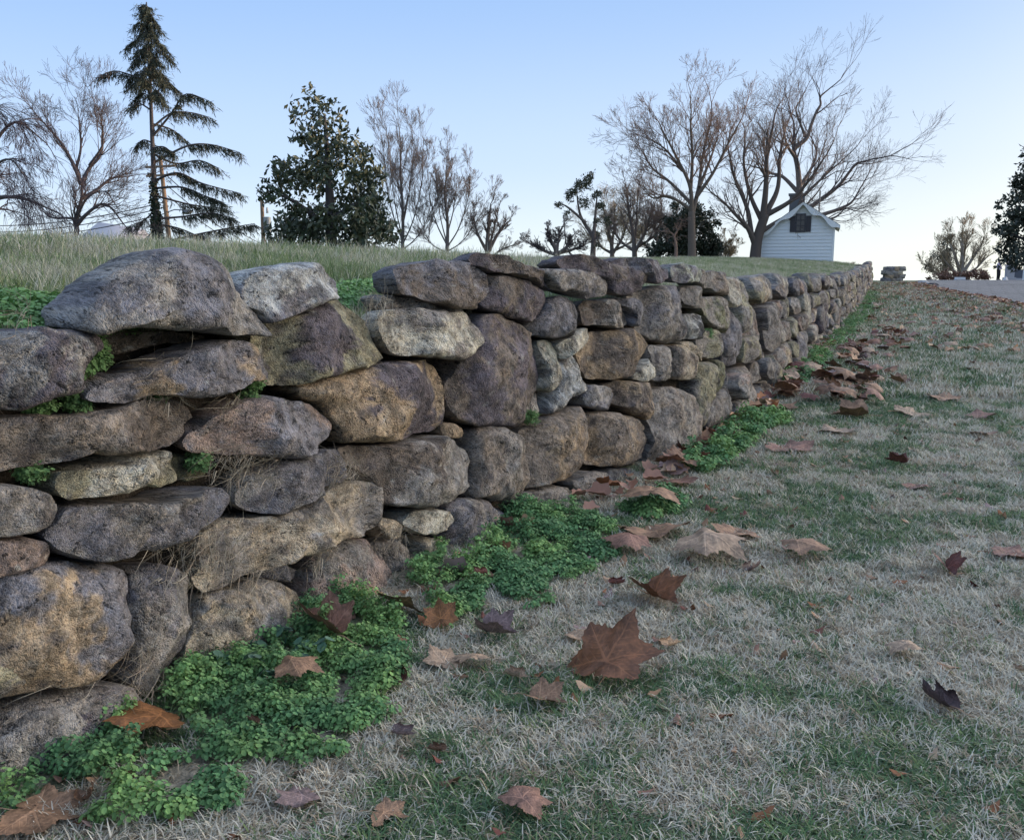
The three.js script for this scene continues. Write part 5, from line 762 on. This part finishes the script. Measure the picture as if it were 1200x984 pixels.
const NEAR_LABELS = ['large glossy orange brown sycamore leaf lying on the chickweed under the wall', 'broad tan sycamore leaf lying flat by the lowest wall stone', 'dull brown curled leaf beside the broad tan leaf', 'small dull brown leaf below the glossy orange brown leaf', 'tan domed leaf resting on the chickweed mat', 'pinkish folded leaf on the chickweed beside the wall', 'tan flat leaf leaning at the foot of the wall stones', 'orange brown upright leaf between two chickweed patches', 'faded mauve folded leaf on bare ground beyond the chickweed', 'pale buff leaf joined to a domed one beyond the chickweed', 'pale buff domed leaf touching the flat pale leaf', 'dark red crumpled leaf beside the two pale buff leaves', 'small pale curled leaf near the folded tan leaf', 'tan folded leaf next to the large reddish brown leaf', 'large deep reddish brown sycamore leaf tilted up on pale grass', 'pale buff leaf showing behind the large reddish brown leaf', 'faded mauve flat leaf alone on straw coloured grass', 'small faded mauve curled leaf on the straw grass', 'tiny dull brown curled leaf beside the small mauve leaf', 'tan torn star shaped leaf on the straw grass', 'pinkish brown domed leaf alone in the straw grass', 'deep reddish brown folded leaf beyond the large tilted leaf', 'pinkish domed leaf at the edge of the thick chickweed', 'tan domed leaf at the foot of the big corner stone', 'tan flat leaf just below the domed one by the corner stone', 'big pale buff domed leaf alone on the lawn', 'blackish curled leaf touching the big pale buff leaf', 'tan flat leaf beyond the big pale buff leaf', 'tan domed leaf to the side of the big pale buff leaf', 'dark red folded leaf alone on the open lawn', 'small pale domed leaf on green lawn', 'blackish brown rolled leaf on the green lawn'];
LEAVES.forEach(([x, D, size, col, kind], i) => {
  const rnd = mulberry(900 + i), v = KINDS[kind][i % 3], k = Math.min(0.27, size) / 1.36;
  const near = NEAR_LABELS[i], label = near ?? `${WORDS[col]} ${SHAPES[kind]} sycamore leaf lying alone on the lawn away from the drifts`;
  const t = thing('fallen_leaf', label, 'leaf', [x, lawnY(x, D) + (inPatch(x, D) ? 0.05 : 0.018), -D], near ? 'fallen leaves near the wall foot' : 'single leaves on the lawn');
  t.scale.setScalar(k); t.rotation.order = 'YXZ'; t.rotation.set((rnd() - 0.5) * 0.3, rnd() * 6.28, (rnd() - 0.5) * 0.3);
  if (kind === 'stand' && i) { t.rotation.set(0.42, -0.75, 0.12); t.position.y += 0.012; t.position.z += 0.03; }
  if (i === 0) t.rotation.set(0.28, 2.1, -0.1); if (i === 5) t.rotation.set(0.1, 0.9, 0); if (i === 6) { t.rotation.set(0.6, 2.6, 0.1); t.position.y += 0.02; } if (i === 7) { t.rotation.set(0.7, 0.2, 0.2); t.position.y += 0.02; }
  mesh('blade', v.geo, leafMats[col], t); const st = mesh('stem', stemGeo, stemMat, t); st.position.copy(v.stem);
});
{
  const rnd = mulberry(88), cols = ['rose', 'tan', 'red', 'redbrown', 'pale', 'rose', 'umber', 'tan', 'mauve'], kinds = ['flat', 'cup', 'fold', 'curl', 'flat', 'cup'];
  const spots = DRIFT.slice(0, 300 - LEAVES.length), count = (x, D) => DRIFT.filter(q => Math.hypot(q[0] - x, q[1] - D) < 0.3).length;
  const proto = {};
  spots.forEach(([x, D], i) => {
    if (behind(x, D) > -0.1) return;
    const c = cols[rnd() * cols.length | 0], k = kinds[rnd() * kinds.length | 0], vi = rnd() * 3 | 0, key = c + k + vi, far = D > 12;
    let o = proto[key]; if (!o) { o = proto[key] = new THREE.Group(); mesh('blade', KINDS[k][vi].geo, leafMats[c], o); const st = mesh('stem', stemGeo, stemMat, o); st.position.copy(KINDS[k][vi].stem); }
    const t = o.clone(); t.name = numbered('fallen_leaf'); scene.add(t);
    t.position.set(x, lawnY(x, D) + 0.02 + 0.03 * rnd() * Math.min(3, count(x, D)), -D); t.rotation.order = 'YXZ'; t.rotation.set((rnd() - 0.5) * 0.9, rnd() * 6.28, (rnd() - 0.5) * 0.9); t.scale.setScalar((0.16 + 0.1 * rnd()) / 1.62);
    tag(t, D < 11.5 ? `${WORDS[c]} ${SHAPES[k]} sycamore leaf in the drift beside the wall` : `${WORDS[c]} ${SHAPES[k]} sycamore leaf in the scattered leaves along the distant wall`, 'leaf', D < 11.5 ? 'leaves drifted beside the wall' : 'leaves scattered along the distant wall');
  });
  const litter = []; const add = (x, D, s) => { const c = LEAF_COLORS[cols[rnd() * cols.length | 0]], v = 0.7 + 0.6 * rnd(); litter.push({ x, y: lawnY(x, D) + 0.03, z: -D, ry: rnd() * 6.28, rx: (rnd() - 0.5) * 0.9, rz: (rnd() - 0.5) * 0.9, s, c: c.map(q => q * v) }); };
  for (let i = 0; i < 1000; i++) { const D = 15 + 32 * rnd(), x = roadX(D) - 0.2 - 3.4 * Math.pow(rnd(), 1.4); add(x, D, 0.13); }
  for (let i = 0; i < 700; i++) { const D = 12 + 36 * rnd(), x = wallX(D) + 0.6 + rnd() * (roadX(D) - wallX(D)); if (x < roadX(D)) add(x, D, 0.13); }
  for (let i = 0; i < 260; i++) { const D = 3 + 12 * rnd() ** 0.7, x = wallX(D) + 0.05 + 0.25 * rnd(); add(x, D, 0.05 + 0.05 * rnd()); }
    const scraps = []; for (let i = 0; i < 420; i++) { const D = 1.6 + 5 * rnd(), x = wallX(D) + 0.04 + 2.2 * Math.pow(rnd(), 1.6), c = LEAF_COLORS[cols[rnd() * cols.length | 0]]; scraps.push({ x, y: lawnY(x, D) + 0.012, z: -D, ry: rnd() * 6.28, rx: (rnd() - 0.5) * 1.2, rz: (rnd() - 0.5) * 1.2, s: 0.5 + rnd(), c: c.map(q => q * 0.8) }); }
  const scrapGeo = (() => { const g = new Geo(), n = 9, c = g.v(0, 0.004, 0), r = mulberry(4), e = []; for (let i = 0; i < n; i++) { const a = i / n * 6.283, l = 0.007 + 0.009 * r(); e.push(g.v(Math.cos(a) * l * 1.7, 0.006 * Math.sin(a * 2 + 1), Math.sin(a) * l)); } for (let i = 0; i < n; i++) g.tri(c, e[(i + 1) % n], e[i]); return g.build(); })();
  scatter('leaf_scraps', 'small broken brown leaf scraps caught in the grass', scrapGeo, scraps, new THREE.MeshStandardMaterial({ roughness: 0.8, side: THREE.DoubleSide })).userData.category = 'leaf litter';
  const im = scatter('leaf_litter', 'brown leaf litter scattered along the edge of the drive and lawn', leafBlade('fold', 5, 24, 2).geo, litter, new THREE.MeshStandardMaterial({ roughness: 0.7, side: THREE.DoubleSide })); im.userData.category = 'leaf litter';
}

// ---------------------------------------------------------------- draw
const renderer = new THREE.WebGLRenderer({ antialias: true });
renderer.setSize(1024, 839);
renderer.toneMapping = THREE.LinearToneMapping;
renderer.toneMappingExposure = EXPOSURE;
renderer.shadowMap.enabled = true; renderer.shadowMap.type = THREE.PCFSoftShadowMap;
renderer.render(scene, camera);
